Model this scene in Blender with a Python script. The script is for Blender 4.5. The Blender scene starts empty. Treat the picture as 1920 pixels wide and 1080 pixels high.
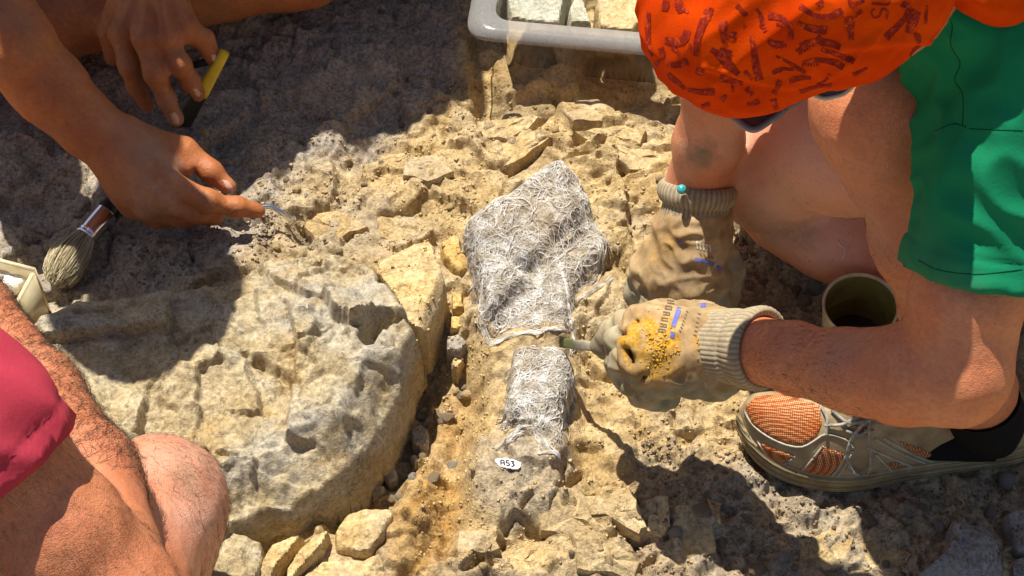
import bpy, bmesh, math, random
import numpy as np
from mathutils import Vector, Matrix
from mathutils.bvhtree import BVHTree

# ------------------------------------------------------------------ camera, sky, sun, exposure
SC = bpy.context.scene
COL = SC.collection
CAM_D, CAM_PITCH, HALF_W = 1.9, math.radians(55), 0.51 / 1.9
CAM = np.array([0.0, -CAM_D * math.cos(CAM_PITCH), CAM_D * math.sin(CAM_PITCH)])
FWD = -CAM / np.linalg.norm(CAM); RGT = np.array([1.0, 0, 0]); UPV = np.cross(RGT, FWD)
cd = bpy.data.cameras.new('camera'); cd.sensor_width = 36.0; cd.lens = 18.0 / HALF_W
cd.clip_start = 0.05; cd.clip_end = 400.0
cam_ob = bpy.data.objects.new('camera', cd); COL.objects.link(cam_ob)
cam_ob.matrix_world = Matrix(((RGT[0], UPV[0], -FWD[0], CAM[0]), (RGT[1], UPV[1], -FWD[1], CAM[1]),
                              (RGT[2], UPV[2], -FWD[2], CAM[2]), (0, 0, 0, 1)))
SC.camera = cam_ob

SUN_EL, SUN_AZ = math.radians(65), math.radians(27)          # shadows run to the right and towards the viewer
SUN_DIR = np.array([math.cos(SUN_EL) * math.sin(SUN_AZ), -math.cos(SUN_EL) * math.cos(SUN_AZ), -math.sin(SUN_EL)])
world = bpy.data.worlds.new('World'); SC.world = world; world.use_nodes = True
wn = world.node_tree.nodes; wn.clear()
sky = wn.new('ShaderNodeTexSky'); sky.sky_type = 'NISHITA'; sky.sun_disc = False
sky.sun_elevation = SUN_EL; sky.sun_rotation = math.atan2(-SUN_DIR[0], -SUN_DIR[1])
sky.air_density = 1.0; sky.dust_density = 1.6; sky.ozone_density = 1.0; sky.altitude = 300
bg = wn.new('ShaderNodeBackground'); bg.inputs['Strength'].default_value = 0.066
wo = wn.new('ShaderNodeOutputWorld')
world.node_tree.links.new(sky.outputs[0], bg.inputs[0]); world.node_tree.links.new(bg.outputs[0], wo.inputs[0])
sl = bpy.data.lights.new('sun', 'SUN'); sl.energy = 5.0; sl.angle = math.radians(0.55); sl.color = (1.0, 0.945, 0.85)
sun_ob = bpy.data.objects.new('sun', sl); COL.objects.link(sun_ob)
sun_ob.rotation_euler = Vector(SUN_DIR).to_track_quat('-Z', 'Y').to_euler(); sun_ob.location = (-1.5, 3, 5)
SC.view_settings.view_transform = 'Standard'; SC.view_settings.look = 'None'
SC.view_settings.exposure = 0.68; SC.view_settings.gamma = 1.0
SC.render.engine = 'CYCLES'; SC.cycles.max_bounces = 8; SC.cycles.transparent_max_bounces = 16

RND = random.Random(7); NR = np.random.default_rng(11)

# ------------------------------------------------------------------ geometry helpers
def at(px, py, z=0.0):
    """the point at height z that the photograph shows at pixel (px, py)"""
    d = FWD + RGT * ((px - 960) / 960 * HALF_W) + UPV * ((540 - py) / 960 * HALF_W)
    return CAM + d * ((z - CAM[2]) / d[2])
def at2(pts, z=0.0):
    return np.array([at(p[0], p[1], p[2] if len(p) > 2 else z)[:2] for p in pts])
def A3(p): return at(*p)

def smooth(a, b, x):
    t = np.clip((x - a) / (b - a), 0, 1); return t * t * (3 - 2 * t)

_perm = np.random.default_rng(3).permutation(256).astype(np.int32); _perm = np.concatenate([_perm, _perm, _perm])
_ang = np.random.default_rng(4).random(256) * 2 * np.pi; _gx = np.cos(_ang); _gy = np.sin(_ang)
_g3 = np.random.default_rng(5).normal(size=(256, 3)); _g3 /= np.linalg.norm(_g3, axis=1)[:, None]
def n2(x, y, seed=0):
    x = x + seed * 17.13; y = y - seed * 9.77
    xi = np.floor(x).astype(np.int64); yi = np.floor(y).astype(np.int64); xf = x - xi; yf = y - yi
    xi = xi & 255; yi = yi & 255
    u = xf ** 3 * (xf * (xf * 6 - 15) + 10); v = yf ** 3 * (yf * (yf * 6 - 15) + 10)
    def g(ix, iy, dx, dy):
        h = _perm[_perm[ix & 255] + (iy & 255)]; return _gx[h] * dx + _gy[h] * dy
    a = g(xi, yi, xf, yf); b = g(xi + 1, yi, xf - 1, yf); c = g(xi, yi + 1, xf, yf - 1); d = g(xi + 1, yi + 1, xf - 1, yf - 1)
    return 1.5 * ((a + (b - a) * u) * (1 - v) + (c + (d - c) * u) * v)
def n3(p, seed=0):
    p = p + np.array([seed * 7.31, seed * 3.17, -seed * 5.9]); i = np.floor(p).astype(np.int64); f = p - i; i &= 255
    w = f ** 3 * (f * (f * 6 - 15) + 10); out = 0
    for dx in (0, 1):
        for dy in (0, 1):
            for dz in (0, 1):
                h = _perm[_perm[_perm[(i[:, 0] + dx) & 255] + ((i[:, 1] + dy) & 255)] + ((i[:, 2] + dz) & 255)]
                g = _g3[h]; d = g[:, 0] * (f[:, 0] - dx) + g[:, 1] * (f[:, 1] - dy) + g[:, 2] * (f[:, 2] - dz)
                wt = (w[:, 0] if dx else 1 - w[:, 0]) * (w[:, 1] if dy else 1 - w[:, 1]) * (w[:, 2] if dz else 1 - w[:, 2])
                out = out + d * wt
    return out * 1.6
def fbm(x, y, s, octv=4, seed=0, gain=0.5, ridge=False, billow=False):
    out = 0; a = 1.0; t = 0
    for o in range(octv):
        v = n2(x * s + o * 3.7, y * s - o * 5.1, seed + o)
        if ridge: v = 1 - 2 * np.abs(v)
        if billow: v = 2 * np.abs(v) - 0.6
        out = out + v * a; t += a; a *= gain; s *= 2.03
    return out / t
def worley(x, y, s, seed=0):
    """F1, F2 and a random number per cell"""
    x = x * s; y = y * s; xi = np.floor(x).astype(np.int64); yi = np.floor(y).astype(np.int64)
    f1 = np.full(x.shape, 9.0); f2 = np.full(x.shape, 9.0); cid = np.zeros(x.shape)
    for dx in (-1, 0, 1):
        for dy in (-1, 0, 1):
            cx = xi + dx; cy = yi + dy
            h = _perm[_perm[(cx + seed * 31) & 255] + (cy & 255)]; h2 = _perm[(h + 91) & 255]
            px = cx + 0.12 + 0.76 * h / 255.0; py = cy + 0.12 + 0.76 * h2 / 255.0
            d = np.hypot(px - x, py - y)
            n = d < f1
            f2 = np.where(n, f1, np.minimum(f2, d)); cid = np.where(n, _perm[(h2 + 17) & 255] / 255.0, cid); f1 = np.where(n, d, f1)
    return f1, f2, cid

def seg_dist(x, y, poly, closed=False):
    """distance to a polyline, and the parameter 0..1 along it"""
    P = np.asarray(poly, float); n = len(P); best = np.full(x.shape, 1e9); par = np.zeros(x.shape)
    m = n if closed else n - 1
    for i in range(m):
        a = P[i]; b = P[(i + 1) % n]; ab = b - a; L = ab @ ab + 1e-12
        t = np.clip(((x - a[0]) * ab[0] + (y - a[1]) * ab[1]) / L, 0, 1)
        d = np.hypot(x - a[0] - t * ab[0], y - a[1] - t * ab[1]); k = d < best
        par = np.where(k, (i + t) / m, par); best = np.where(k, d, best)
    return best, par
def poly_sd(x, y, poly):
    """signed distance to a closed polygon, positive inside"""
    P = np.asarray(poly, float); d, _ = seg_dist(x, y, P, True); ins = np.zeros(x.shape, bool); n = len(P)
    for i in range(n):
        a = P[i]; b = P[(i + 1) % n]
        c = ((a[1] > y) != (b[1] > y)) & (x < (b[0] - a[0]) * (y - a[1]) / (b[1] - a[1] + 1e-15) + a[0]); ins ^= c
    return np.where(ins, d, -d)

def link(name, me, mat=None, parent=None, smooth_shade=True):
    o = bpy.data.objects.new(name, me); COL.objects.link(o)
    if mat is not None and len(me.materials) == 0: me.materials.append(mat)
    if smooth_shade and len(me.polygons): me.polygons.foreach_set('use_smooth', np.ones(len(me.polygons), bool))
    if parent is not None: o.parent = parent; o.matrix_parent_inverse = parent.matrix_world.inverted()
    return o
def mesh_from(V, F, name='mesh', attrs=None):
    """V (n,3); F (m,3) or (m,4) int array, or a list of such arrays"""
    me = bpy.data.meshes.new(name); V = np.asarray(V, np.float32)
    Fs = [np.asarray(f, np.int32) for f in (F if isinstance(F, list) else [F])]; Fs = [f for f in Fs if len(f)]
    me.vertices.add(len(V)); me.vertices.foreach_set('co', V.ravel())
    tot = np.concatenate([np.full(len(f), f.shape[1], np.int32) for f in Fs])
    me.loops.add(int(tot.sum())); me.loops.foreach_set('vertex_index', np.concatenate([f.ravel() for f in Fs]))
    st = np.zeros(len(tot), np.int32); st[1:] = np.cumsum(tot)[:-1]
    me.polygons.add(len(tot)); me.polygons.foreach_set('loop_start', st); me.polygons.foreach_set('loop_total', tot)
    for k, v in (attrs or {}).items():
        a = me.attributes.new(k, 'FLOAT', 'POINT'); a.data.foreach_set('value', np.asarray(v, np.float32))
    me.update(calc_edges=True); return me
def tag(o, label=None, cat=None, group=None, kind=None):
    if label: o['label'] = label
    if cat: o['category'] = cat
    if group: o['group'] = group
    if kind: o['kind'] = kind
    return o
def empty(name, loc=(0, 0, 0)):
    o = bpy.data.objects.new(name, None); COL.objects.link(o); o.location = loc; o.empty_display_size = 0.01
    bpy.context.view_layer.update(); return o
def tubes(P, R, sides=3, cap=True):
    """P (n,m,3) polylines, R scalar or (n,m) radii -> V, F"""
    P = np.asarray(P, float); n, m, _ = P.shape; R = np.broadcast_to(np.asarray(R, float), (n, m))
    T = np.gradient(P, axis=1); T /= np.linalg.norm(T, axis=2, keepdims=True) + 1e-12
    ref = np.zeros_like(T); ref[..., 2] = 1; ref[np.abs(T[..., 2]) > 0.9] = (1, 0, 0)
    N = np.cross(T, ref); N /= np.linalg.norm(N, axis=2, keepdims=True) + 1e-12; B = np.cross(T, N)
    an = np.arange(sides) * 2 * np.pi / sides
    V = P[:, :, None, :] + R[:, :, None, None] * (np.cos(an)[None, None, :, None] * N[:, :, None, :] + np.sin(an)[None, None, :, None] * B[:, :, None, :])
    idx = np.arange(n * m * sides).reshape(n, m, sides)
    a = idx[:, :-1, :]; b = idx[:, 1:, :]; a2 = np.roll(a, -1, 2); b2 = np.roll(b, -1, 2)
    F = [np.stack([a, b, b2, a2], -1).reshape(-1, 4)]
    if cap and sides > 2:
        F += [idx[:, 0, ::-1].reshape(-1, sides), idx[:, -1, :].reshape(-1, sides)]
    return V.reshape(-1, 3), F
def spline(P, n, closed=False):
    """Catmull-Rom through points"""
    P = np.asarray(P, float)
    if len(P) == 2: return P[0] + (P[1] - P[0]) * np.linspace(0, 1, n)[:, None]
    Q = np.vstack([P[-1:], P, P[:2]]) if closed else np.vstack([2 * P[0] - P[1], P, 2 * P[-1] - P[-2]])
    m = len(P) if closed else len(P) - 1
    t = np.linspace(0, m, n, endpoint=not closed); i = np.minimum(t.astype(int), m - 1); f = (t - i)[:, None]
    p0, p1, p2, p3 = Q[i], Q[i + 1], Q[i + 2], Q[i + 3]
    return 0.5 * (2 * p1 + (p2 - p0) * f + (2 * p0 - 5 * p1 + 4 * p2 - p3) * f ** 2 + (3 * p1 - p0 - 3 * p2 + p3) * f ** 3)

# ------------------------------------------------------------------ material helper
class Mat:
    def __init__(s, name, rough=0.8, spec=0.3):
        s.m = bpy.data.materials.new(name); s.m.use_nodes = True; s.t = s.m.node_tree; s.n = s.t.nodes
        s.b = s.n['Principled BSDF']; s.b.inputs['Roughness'].default_value = rough
        s.b.inputs['Specular IOR Level'].default_value = spec
        s.tc = s.n.new('ShaderNodeTexCoord').outputs['Object']
    def lk(s, a, b): s.t.links.new(a, b)
    def val(s, inp, v):
        if hasattr(v, 'is_output'): s.lk(v, inp)
        elif isinstance(v, (tuple, list)): inp.default_value = (*v, 1.0)[:4] if len(inp.default_value) == 4 else v
        else: inp.default_value = v
    def noise(s, scale, detail=4, rough=0.55, dist=0.0, vec=None, ridged=False):
        t = s.n.new('ShaderNodeTexNoise'); t.inputs['Scale'].default_value = scale; t.inputs['Detail'].default_value = detail
        t.inputs['Roughness'].default_value = rough; t.inputs['Distortion'].default_value = dist
        s.lk(vec or s.tc, t.inputs['Vector']); return t.outputs[0]
    def voro(s, scale, feature='F1', vec=None, rnd=1.0):
        t = s.n.new('ShaderNodeTexVoronoi'); t.feature = feature; t.inputs['Scale'].default_value = scale
        t.inputs['Randomness'].default_value = rnd
        s.lk(vec or s.tc, t.inputs['Vector']); return t.outputs['Distance']
    def wave(s, scale, vec=None, dist=0.0, dir='X'):
        t = s.n.new('ShaderNodeTexWave'); t.inputs['Scale'].default_value = scale; t.bands_direction = dir
        t.inputs['Distortion'].default_value = dist; s.lk(vec or s.tc, t.inputs['Vector']); return t.outputs[1]
    def mapped(s, scale=(1, 1, 1), rot=(0, 0, 0), loc=(0, 0, 0), vec=None):
        t = s.n.new('ShaderNodeMapping'); t.inputs['Scale'].default_value = scale; t.inputs['Rotation'].default_value = rot
        t.inputs['Location'].default_value = loc; s.lk(vec or s.tc, t.inputs['Vector']); return t.outputs[0]
    def ramp(s, fac, stops):
        t = s.n.new('ShaderNodeValToRGB'); e = t.color_ramp.elements
        while len(e) < len(stops): e.new(0.5)
        for el, (p, c) in zip(e, stops):
            el.position = p; el.color = (*c, 1) if isinstance(c, (tuple, list)) else (c, c, c, 1)
        s.lk(fac, t.inputs[0]); return t.outputs[0]
    def mix(s, fac, a, b, blend='MIX'):
        t = s.n.new('ShaderNodeMix'); t.data_type = 'RGBA'; t.blend_type = blend
        s.val(t.inputs[0], fac); s.val(t.inputs[6], a); s.val(t.inputs[7], b); return t.outputs[2]
    def math(s, op, a, b=0.0, c=0.0, clamp=False):
        t = s.n.new('ShaderNodeMath'); t.operation = op; t.use_clamp = clamp
        s.val(t.inputs[0], a); s.val(t.inputs[1], b); s.val(t.inputs[2], c); return t.outputs[0]
    def attr(s, name):
        t = s.n.new('ShaderNodeAttribute'); t.attribute_name = name; return t.outputs['Fac']
    def bump(s, h, strength=0.5, dist=0.002, prev=None):
        t = s.n.new('ShaderNodeBump'); t.inputs['Strength'].default_value = strength; t.inputs['Distance'].default_value = dist
        s.lk(h, t.inputs['Height'])
        if prev is not None: s.lk(prev, t.inputs['Normal'])
        return t.outputs[0]
    def done(s, color=None, normal=None, **kw):
        if color is not None: s.val(s.b.inputs['Base Color'], color)
        if normal is not None: s.lk(normal, s.b.inputs['Normal'])
        for k, v in kw.items(): s.val(s.b.inputs[k.replace('_', ' ')], v)
        return s.m

def rock_mat(name, pale, mid, dark, grey, greyness=0.5, ochre=None, use_attr=False, bump=1.0, seed=0.0):
    m = Mat(name, 0.93, 0.15); v = m.mapped(loc=(seed, seed * 2, seed * 3))
    big = m.noise(9, 5, 0.6, 0.6, vec=v); med = m.noise(38, 7, 0.68, 0.4, vec=v); fine = m.noise(260, 6, 0.7, vec=v)
    c = m.ramp(med, [(0.24, dark), (0.46, mid), (0.66, pale)])
    g = m.ramp(big, [(0.46, 0.0), (0.68, greyness)])
    c = m.mix(g, c, grey)
    if ochre is not None:
        o = m.ramp(m.noise(15, 5, 0.65, 0.3, vec=m.mapped(loc=(seed + 3, 5, 1))), [(0.5, 0.0), (0.66, 0.75)])
        c = m.mix(o, c, ochre)
    if use_attr:
        oc = m.math('MULTIPLY', m.attr('ochre'), m.ramp(m.noise(60, 5, 0.7, vec=v), [(0.3, 0.35), (0.65, 1.0)]))
        c = m.mix(oc, c, (0.43, 0.235, 0.062))
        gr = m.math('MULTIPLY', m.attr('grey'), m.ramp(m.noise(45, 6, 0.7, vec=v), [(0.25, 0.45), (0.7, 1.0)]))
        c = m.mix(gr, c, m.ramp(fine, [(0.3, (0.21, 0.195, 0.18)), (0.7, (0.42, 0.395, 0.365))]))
    sp = m.ramp(fine, [(0.28, 0.45), (0.5, 1.0), (0.75, 1.28)])
    c = m.mix(1.0, c, sp, 'MULTIPLY')
    st = m.ramp(m.noise(70, 8, 0.75, 1.2, vec=m.mapped(loc=(1, 2, seed))), [(0.3, 0.5), (0.44, 1.0)])
    c = m.mix(1.0, c, st, 'MULTIPLY')
    for sc_, wd_, k_ in ((21, 0.012, 0.75), (55, 0.02, 0.6)):                  # dark veins and filled hairline cracks
        vn = m.math('ABSOLUTE', m.math('SUBTRACT', m.noise(sc_, 5, 0.62, 0.9, vec=m.mapped(loc=(seed + sc_, 1, 4))), 0.5))
        c = m.mix(m.math('MULTIPLY', m.ramp(vn, [(0.0, 1.0), (wd_, 0.0)]), m.ramp(m.noise(12, 3, 0.5, vec=m.mapped(loc=(sc_, seed, 2))), [(0.45, 0.0), (0.6, k_)])), c, tuple(x * 0.33 for x in dark))
    nb = m.bump(m.noise(130, 8, 0.72, 0.5, vec=v), 0.85 * bump, 0.0045)
    nb = m.bump(m.noise(620, 5, 0.7, vec=v), 0.65 * bump, 0.0014, nb)
    nb = m.bump(m.voro(330, vec=v), 0.35 * bump, 0.0012, nb)
    return m.done(c, nb)
M = {}
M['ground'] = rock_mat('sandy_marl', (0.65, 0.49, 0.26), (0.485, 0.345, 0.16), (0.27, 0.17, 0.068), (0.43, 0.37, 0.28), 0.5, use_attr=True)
M['boulder'] = rock_mat('pale_boulder', (0.62, 0.51, 0.325), (0.455, 0.36, 0.205), (0.27, 0.195, 0.10), (0.43, 0.405, 0.345), 0.95, ochre=(0.45, 0.31, 0.135), seed=2.3)
M['stone'] = rock_mat('tan_stone', (0.72, 0.545, 0.28), (0.57, 0.40, 0.175), (0.38, 0.235, 0.09), (0.42, 0.38, 0.31), 0.5, seed=5.1, bump=0.8)
M['ochre_stone'] = rock_mat('ochre_stone', (0.68, 0.46, 0.18), (0.56, 0.35, 0.115), (0.33, 0.19, 0.06), (0.42, 0.35, 0.24), 0.3, seed=8.7, bump=0.7)
M['grey_stone'] = rock_mat('grey_stone', (0.42, 0.37, 0.30), (0.31, 0.265, 0.205), (0.20, 0.16, 0.12), (0.36, 0.35, 0.33), 0.7, seed=1.4, bump=0.8)
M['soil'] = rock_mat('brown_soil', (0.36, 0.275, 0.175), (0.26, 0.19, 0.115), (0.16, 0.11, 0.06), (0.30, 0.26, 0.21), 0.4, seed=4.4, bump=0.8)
M['green_stone'] = rock_mat('grey_green_stone', (0.52, 0.50, 0.38), (0.42, 0.40, 0.29), (0.30, 0.27, 0.18), (0.45, 0.45, 0.40), 0.6, seed=3.4, bump=0.6)

# ------------------------------------------------------------------ the ground: one sheet, dense where the dig is
STEP = 0.0019
def axis(lo, hi):
    c = np.arange(lo, hi + 1e-9, STEP); g = []; s = STEP; p = 0.0
    while p < 45: s *= 1.17; p += s; g.append(p)
    g = np.array(g); return np.concatenate([lo - g[::-1], c, hi + g])
GX = axis(-0.70, 0.70); GY = axis(-0.45, 0.56)
X, Y = np.meshgrid(GX, GY)
fade = np.clip(1 - (np.maximum(np.maximum(np.abs(X) - 0.70, 0), np.maximum(-0.45 - Y, np.maximum(Y - 0.56, 0)))) / 0.5, 0, 1)
def local(fn, poly, pad):
    """run fn on the part of the grid round a polyline"""
    P = np.asarray(poly); i0, i1 = np.searchsorted(GX, [P[:, 0].min() - pad, P[:, 0].max() + pad]); j0, j1 = np.searchsorted(GY, [P[:, 1].min() - pad, P[:, 1].max() + pad])
    return (slice(j0, j1), slice(i0, i1))
WX = 0.012 * fbm(X, Y, 22, 3, 5) + 0.004 * fbm(X, Y, 90, 2, 6); WY = 0.012 * fbm(X, Y, 22, 3, 8) + 0.004 * fbm(X, Y, 90, 2, 9)
H = 0.016 * fbm(X, Y, 5, 3, 1) + 0.012 * fbm(X, Y, 18, 4, 2)
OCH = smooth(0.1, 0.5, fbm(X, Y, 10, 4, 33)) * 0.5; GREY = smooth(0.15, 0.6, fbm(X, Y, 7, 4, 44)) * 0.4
ROUGH = 0.6 + 0.4 * smooth(-0.3, 0.4, fbm(X, Y, 9, 2, 77))
def bump_poly(px, dz, edge=0.006, warp=1.0, och=0, grey=0, rough=0, inset=0.0):
    P = at2(px); s = local(None, P, 0.06)
    d = poly_sd(X[s] + WX[s] * warp * 0.5, Y[s] + WY[s] * warp * 0.5, P) - inset
    w = smooth(-edge, edge, d); H[s] += dz * w; OCH[s] += och * w; GREY[s] += grey * w; ROUGH[s] += rough * w
def carve(px, depth, width, warp=1.0, och=0, grey=0, taper=True, soft=False):
    P = at2(px); s = local(None, P, 0.04 + width)
    d, t = seg_dist(X[s] + WX[s] * warp * 0.35, Y[s] + WY[s] * warp * 0.35, P)
    w = width * (np.sqrt(np.clip(4 * t * (1 - t), 0.06, 1)) if taper else 1)
    k = np.exp(-(d / w) ** 2) if soft else 1 - smooth(0.35, 1.0, d / w)
    H[s] -= depth * k; OCH[s] += och * k; GREY[s] += grey * k
# broad forms
bump_poly([(-80, -60), (860, -60), (850, 150), (700, 270), (560, 310), (500, 440), (420, 520), (60, 580), (-80, 600)], -0.012, 0.03, grey=0.95, rough=-0.15)  # grey soil, with the kneeling person's cast-shadow tone put into its colour
bump_poly([(885, 590), (1085, 590), (1082, 700), (1062, 830), (1075, 960), (930, 1000), (870, 960), (868, 860), (905, 760), (898, 660)], 0.026, 0.018, rough=0.0)
bump_poly([(875, 850), (900, 825), (1045, 835), (1085, 880), (1060, 935), (1040, 1000), (995, 1000), (945, 995), (890, 960)], 0.007, 0.010, grey=0.5, rough=0.3)
bump_poly([(1075, 500), (1150, 500), (1195, 545), (1180, 600), (1120, 625), (1078, 615)], 0.016, 0.010, grey=0.25, rough=-0.3)
bump_poly([(690, 880), (760, 860), (850, 880), (860, 960), (820, 1060), (740, 1090), (700, 1000)], 0.014, 0.012, och=0.6, rough=0.7)
bump_poly([(795, 690), (850, 690), (850, 790), (800, 870), (765, 880), (775, 780)], 0.010, 0.010, och=0.5, rough=0.4)
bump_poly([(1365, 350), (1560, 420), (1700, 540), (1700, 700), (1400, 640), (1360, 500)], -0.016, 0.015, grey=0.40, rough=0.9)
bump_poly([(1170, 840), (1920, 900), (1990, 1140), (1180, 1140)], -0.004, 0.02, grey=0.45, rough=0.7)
carve([(862, 670), (868, 720), (860, 780), (848, 850), (835, 930), (830, 1010)], 0.030, 0.020, och=0.5, soft=True, taper=False)
carve([(800, 640), (790, 700), (782, 770), (752, 850), (705, 915), (660, 955)], 0.055, 0.024, grey=0.15, soft=True, taper=False)
carve([(838, 450), (842, 540), (835, 620)], 0.008, 0.012, soft=True, taper=False)
# the hollow that the tray stands in, with the plates in front of it
bump_poly([(862, -400), (1500, -400), (1300, 215), (1200, 235), (1120, 205), (1060, 195), (1010, 205), (960, 218), (895, 216), (885, 150)], -0.022, 0.006, rough=-0.2)
bump_poly([(1045, 200), (1120, 188), (1180, 225), (1160, 250), (1075, 245)], 0.010, 0.003)
bump_poly([(1120, 225), (1290, 240), (1290, 330), (1180, 345), (1060, 300), (1100, 260)], 0.010, 0.006)
bump_poly([(940, 320), (1040, 262), (1075, 275), (1040, 310), (960, 345)], -0.008, 0.003)
bump_poly([(1150, 340), (1260, 330), (1260, 440), (1205, 520), (1150, 480)], 0.008, 0.006)
for k, (y0, y1) in enumerate([(262, 240), (285, 268), (312, 290), (330, 318), (352, 335)]):       # bedding of the shale beside the wrist
    carve([(1060 + 12 * k, y0), (1110, y0 - 2), (1160, (y0 + y1) / 2 + 4), (1210, y1 + 4), (1275, y1)], 0.005, 0.0034)
bump_poly([(500, 440), (600, 455), (690, 470), (800, 420), (830, 450), (800, 400), (700, 380), (560, 400)], -0.006, 0.012)
bump_poly([(545, 425), (600, 450), (580, 470), (548, 455)], -0.010, 0.004, grey=0.5)
# plates along the lower edge
bump_poly([(1000, 960), (1085, 930), (1110, 985), (1145, 1015), (1085, 1020), (1010, 1008)], 0.007, 0.003)
bump_poly([(1080, 940), (1180, 925), (1215, 1005), (1197, 1022), (1148, 990), (1100, 980)], 0.008, 0.003)
bump_poly([(860, 1000), (940, 1010), (940, 1045), (905, 1056), (895, 1070), (862, 1082), (830, 1060)], 0.010, 0.004, och=0.3)
bump_poly([(905, 1052), (942, 1030), (1060, 1025), (1150, 1040), (1230, 1100), (960, 1120)], 0.008, 0.004)
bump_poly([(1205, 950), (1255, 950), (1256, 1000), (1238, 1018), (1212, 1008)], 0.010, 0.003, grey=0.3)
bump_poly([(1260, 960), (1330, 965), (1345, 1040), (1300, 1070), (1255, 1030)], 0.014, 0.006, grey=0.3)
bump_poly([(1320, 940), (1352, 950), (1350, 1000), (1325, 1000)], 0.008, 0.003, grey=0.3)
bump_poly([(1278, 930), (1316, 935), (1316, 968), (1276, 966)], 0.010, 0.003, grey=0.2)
for c in ([(943, 1008), (963, 985), (979, 988), (995, 1004), (1020, 1007), (1042, 998)], [(1095, 886), (1068, 917), (1055, 934), (1044, 937)],
          [(1147, 988), (1170, 1003), (1197, 1021), (1212, 1010)], [(864, 1078), (893, 1068), (905, 1055), (900, 1048), (880, 1046)],
          [(905, 1055), (925, 1068), (940, 1080)], [(941, 1016), (939, 1040)], [(974, 974), (990, 954), (1000, 950)], [(1048, 945), (1038, 985)],
          [(1060, 880), (1058, 905), (1062, 925)], [(1200, 1055), (1220, 1052), (1228, 1040)], [(1030, 205), (998, 240)], [(940, 322), (980, 300), (1042, 262)],
          [(595, 455), (575, 430), (556, 415)], [(1085, 640), (1120, 690), (1160, 700)], [(640, 470), (655, 440), (640, 420)], [(1060, 300), (1120, 290), (1150, 275)]):
    carve(c, 0.016, 0.0042)
# natural structure: broken plates with open joints, ledges, then clods, pits and grain
def plates(x, y, sc, seed):
    """distance to the joint, a random number and a tilted plane per plate"""
    u = x * sc; v = y * sc; ui = np.floor(u).astype(np.int64); vi = np.floor(v).astype(np.int64); f1 = np.full(x.shape, 9.0); f2 = np.full(x.shape, 9.0); h0 = np.zeros(x.shape, np.int64); ax = np.zeros(x.shape); ay = np.zeros(x.shape)
    for dx in (-1, 0, 1):
        for dy in (-1, 0, 1):
            cx = ui + dx; cy = vi + dy; h = _perm[_perm[(cx + seed * 31) & 255] + (cy & 255)]; h2 = _perm[(h + 91) & 255]; px = cx + 0.1 + 0.8 * h / 255.0 - u; py = cy + 0.1 + 0.8 * h2 / 255.0 - v
            d = np.abs(px) + np.abs(py) * 1.0 + 0.45 * np.maximum(np.abs(px), np.abs(py)); k = d < f1
            f2 = np.where(k, f1, np.minimum(f2, d)); f1 = np.where(k, d, f1); h0 = np.where(k, h, h0); ax = np.where(k, px, ax); ay = np.where(k, py, ay)
    r1 = _perm[(h0 + 17) & 255] / 255.0; t1 = _perm[(h0 + 53) & 255] / 255.0 - 0.5; t2 = _perm[(h0 + 131) & 255] / 255.0 - 0.5
    return f2 - f1, r1, t1 * ax + t2 * ay
RG = np.clip(ROUGH, 0, 1.7); SM = np.clip(1.35 - ROUGH * 0.55, 0.25, 1.1)
g, r1, tl = plates(X + WX * 0.9, Y * 1.15 + WY * 0.9, 9.5, 1); H += fade * (0.015 * (r1 - 0.5) + 0.036 * tl) * smooth(0, 0.05, g) * SM - fade * 0.013 * (1 - smooth(0.0, 0.035, g)) * smooth(-0.1, 0.3, fbm(X, Y, 8, 2, 21))
g, r1, tl = plates(X + WX * 0.5, Y * 1.3 + WY * 0.5, 25, 2); H += fade * (0.0085 * (r1 - 0.5) + 0.021 * tl) * smooth(0, 0.12, g) - fade * 0.0100 * (1 - smooth(0.0, 0.07, g)) * smooth(0.0, 0.35, fbm(X, Y, 14, 2, 22))
g, r1, tl = plates(X + WX * 0.3, Y + WY * 0.3, 62, 3); H += fade * RG * (0.0046 * (r1 - 0.4) + 0.0085 * tl) * smooth(0, 0.25, g)
f1, f2, cid = worley(X + WX * 0.2, Y + WY * 0.2, 140, 3)
H += fade * np.clip(ROUGH - 0.25, 0, 1.4) * 0.0030 * (cid - 0.3) * smooth(0.02, 0.2, f2 - f1)
H += fade * (0.0042 * fbm(X, Y, 60, 4, 12, 0.55, billow=True) + 0.0012 * fbm(X, Y, 210, 2, 13)) * np.clip(ROUGH, 0.3, 1.4)
H += (1 - fade) * 0.05 * fbm(X, Y, 0.8, 3, 3)
tq_ = fbm(X, Y, 13, 4, 91) * 5.0 + 0.6 * fbm(X, Y, 55, 2, 92); fr_ = tq_ - np.floor(tq_)
H += fade * 0.0065 * (np.floor(tq_) + smooth(0.82, 1.0, fr_) - tq_ * 0.45) * smooth(-0.1, 0.3, fbm(X, Y, 6, 2, 93)) * SM
del f1, f2, cid, tq_, fr_, g, r1, tl
def soften(h, n=1):
    for _ in range(n):
        h = h.copy(); h[1:-1] = (h[:-2] + 2 * h[1:-1] + h[2:]) / 4; h[:, 1:-1] = (h[:, :-2] + 2 * h[:, 1:-1] + h[:, 2:]) / 4
    return h
H = np.where(fade > 0.999, soften(H, 1), H)
ny, nx = H.shape; idx = np.arange(nx * ny).reshape(ny, nx)
gq = np.stack([idx[:-1, :-1], idx[:-1, 1:], idx[1:, 1:], idx[1:, :-1]], -1).reshape(-1, 4)
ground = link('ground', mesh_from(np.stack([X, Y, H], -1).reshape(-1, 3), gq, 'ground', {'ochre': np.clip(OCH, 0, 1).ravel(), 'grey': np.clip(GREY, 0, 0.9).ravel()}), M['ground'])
ground.data.set_sharp_from_angle(angle=math.radians(34))
tag(ground, 'sandy yellow-brown excavated ground with cracked plates and loose crumbs', kind='structure')

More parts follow.
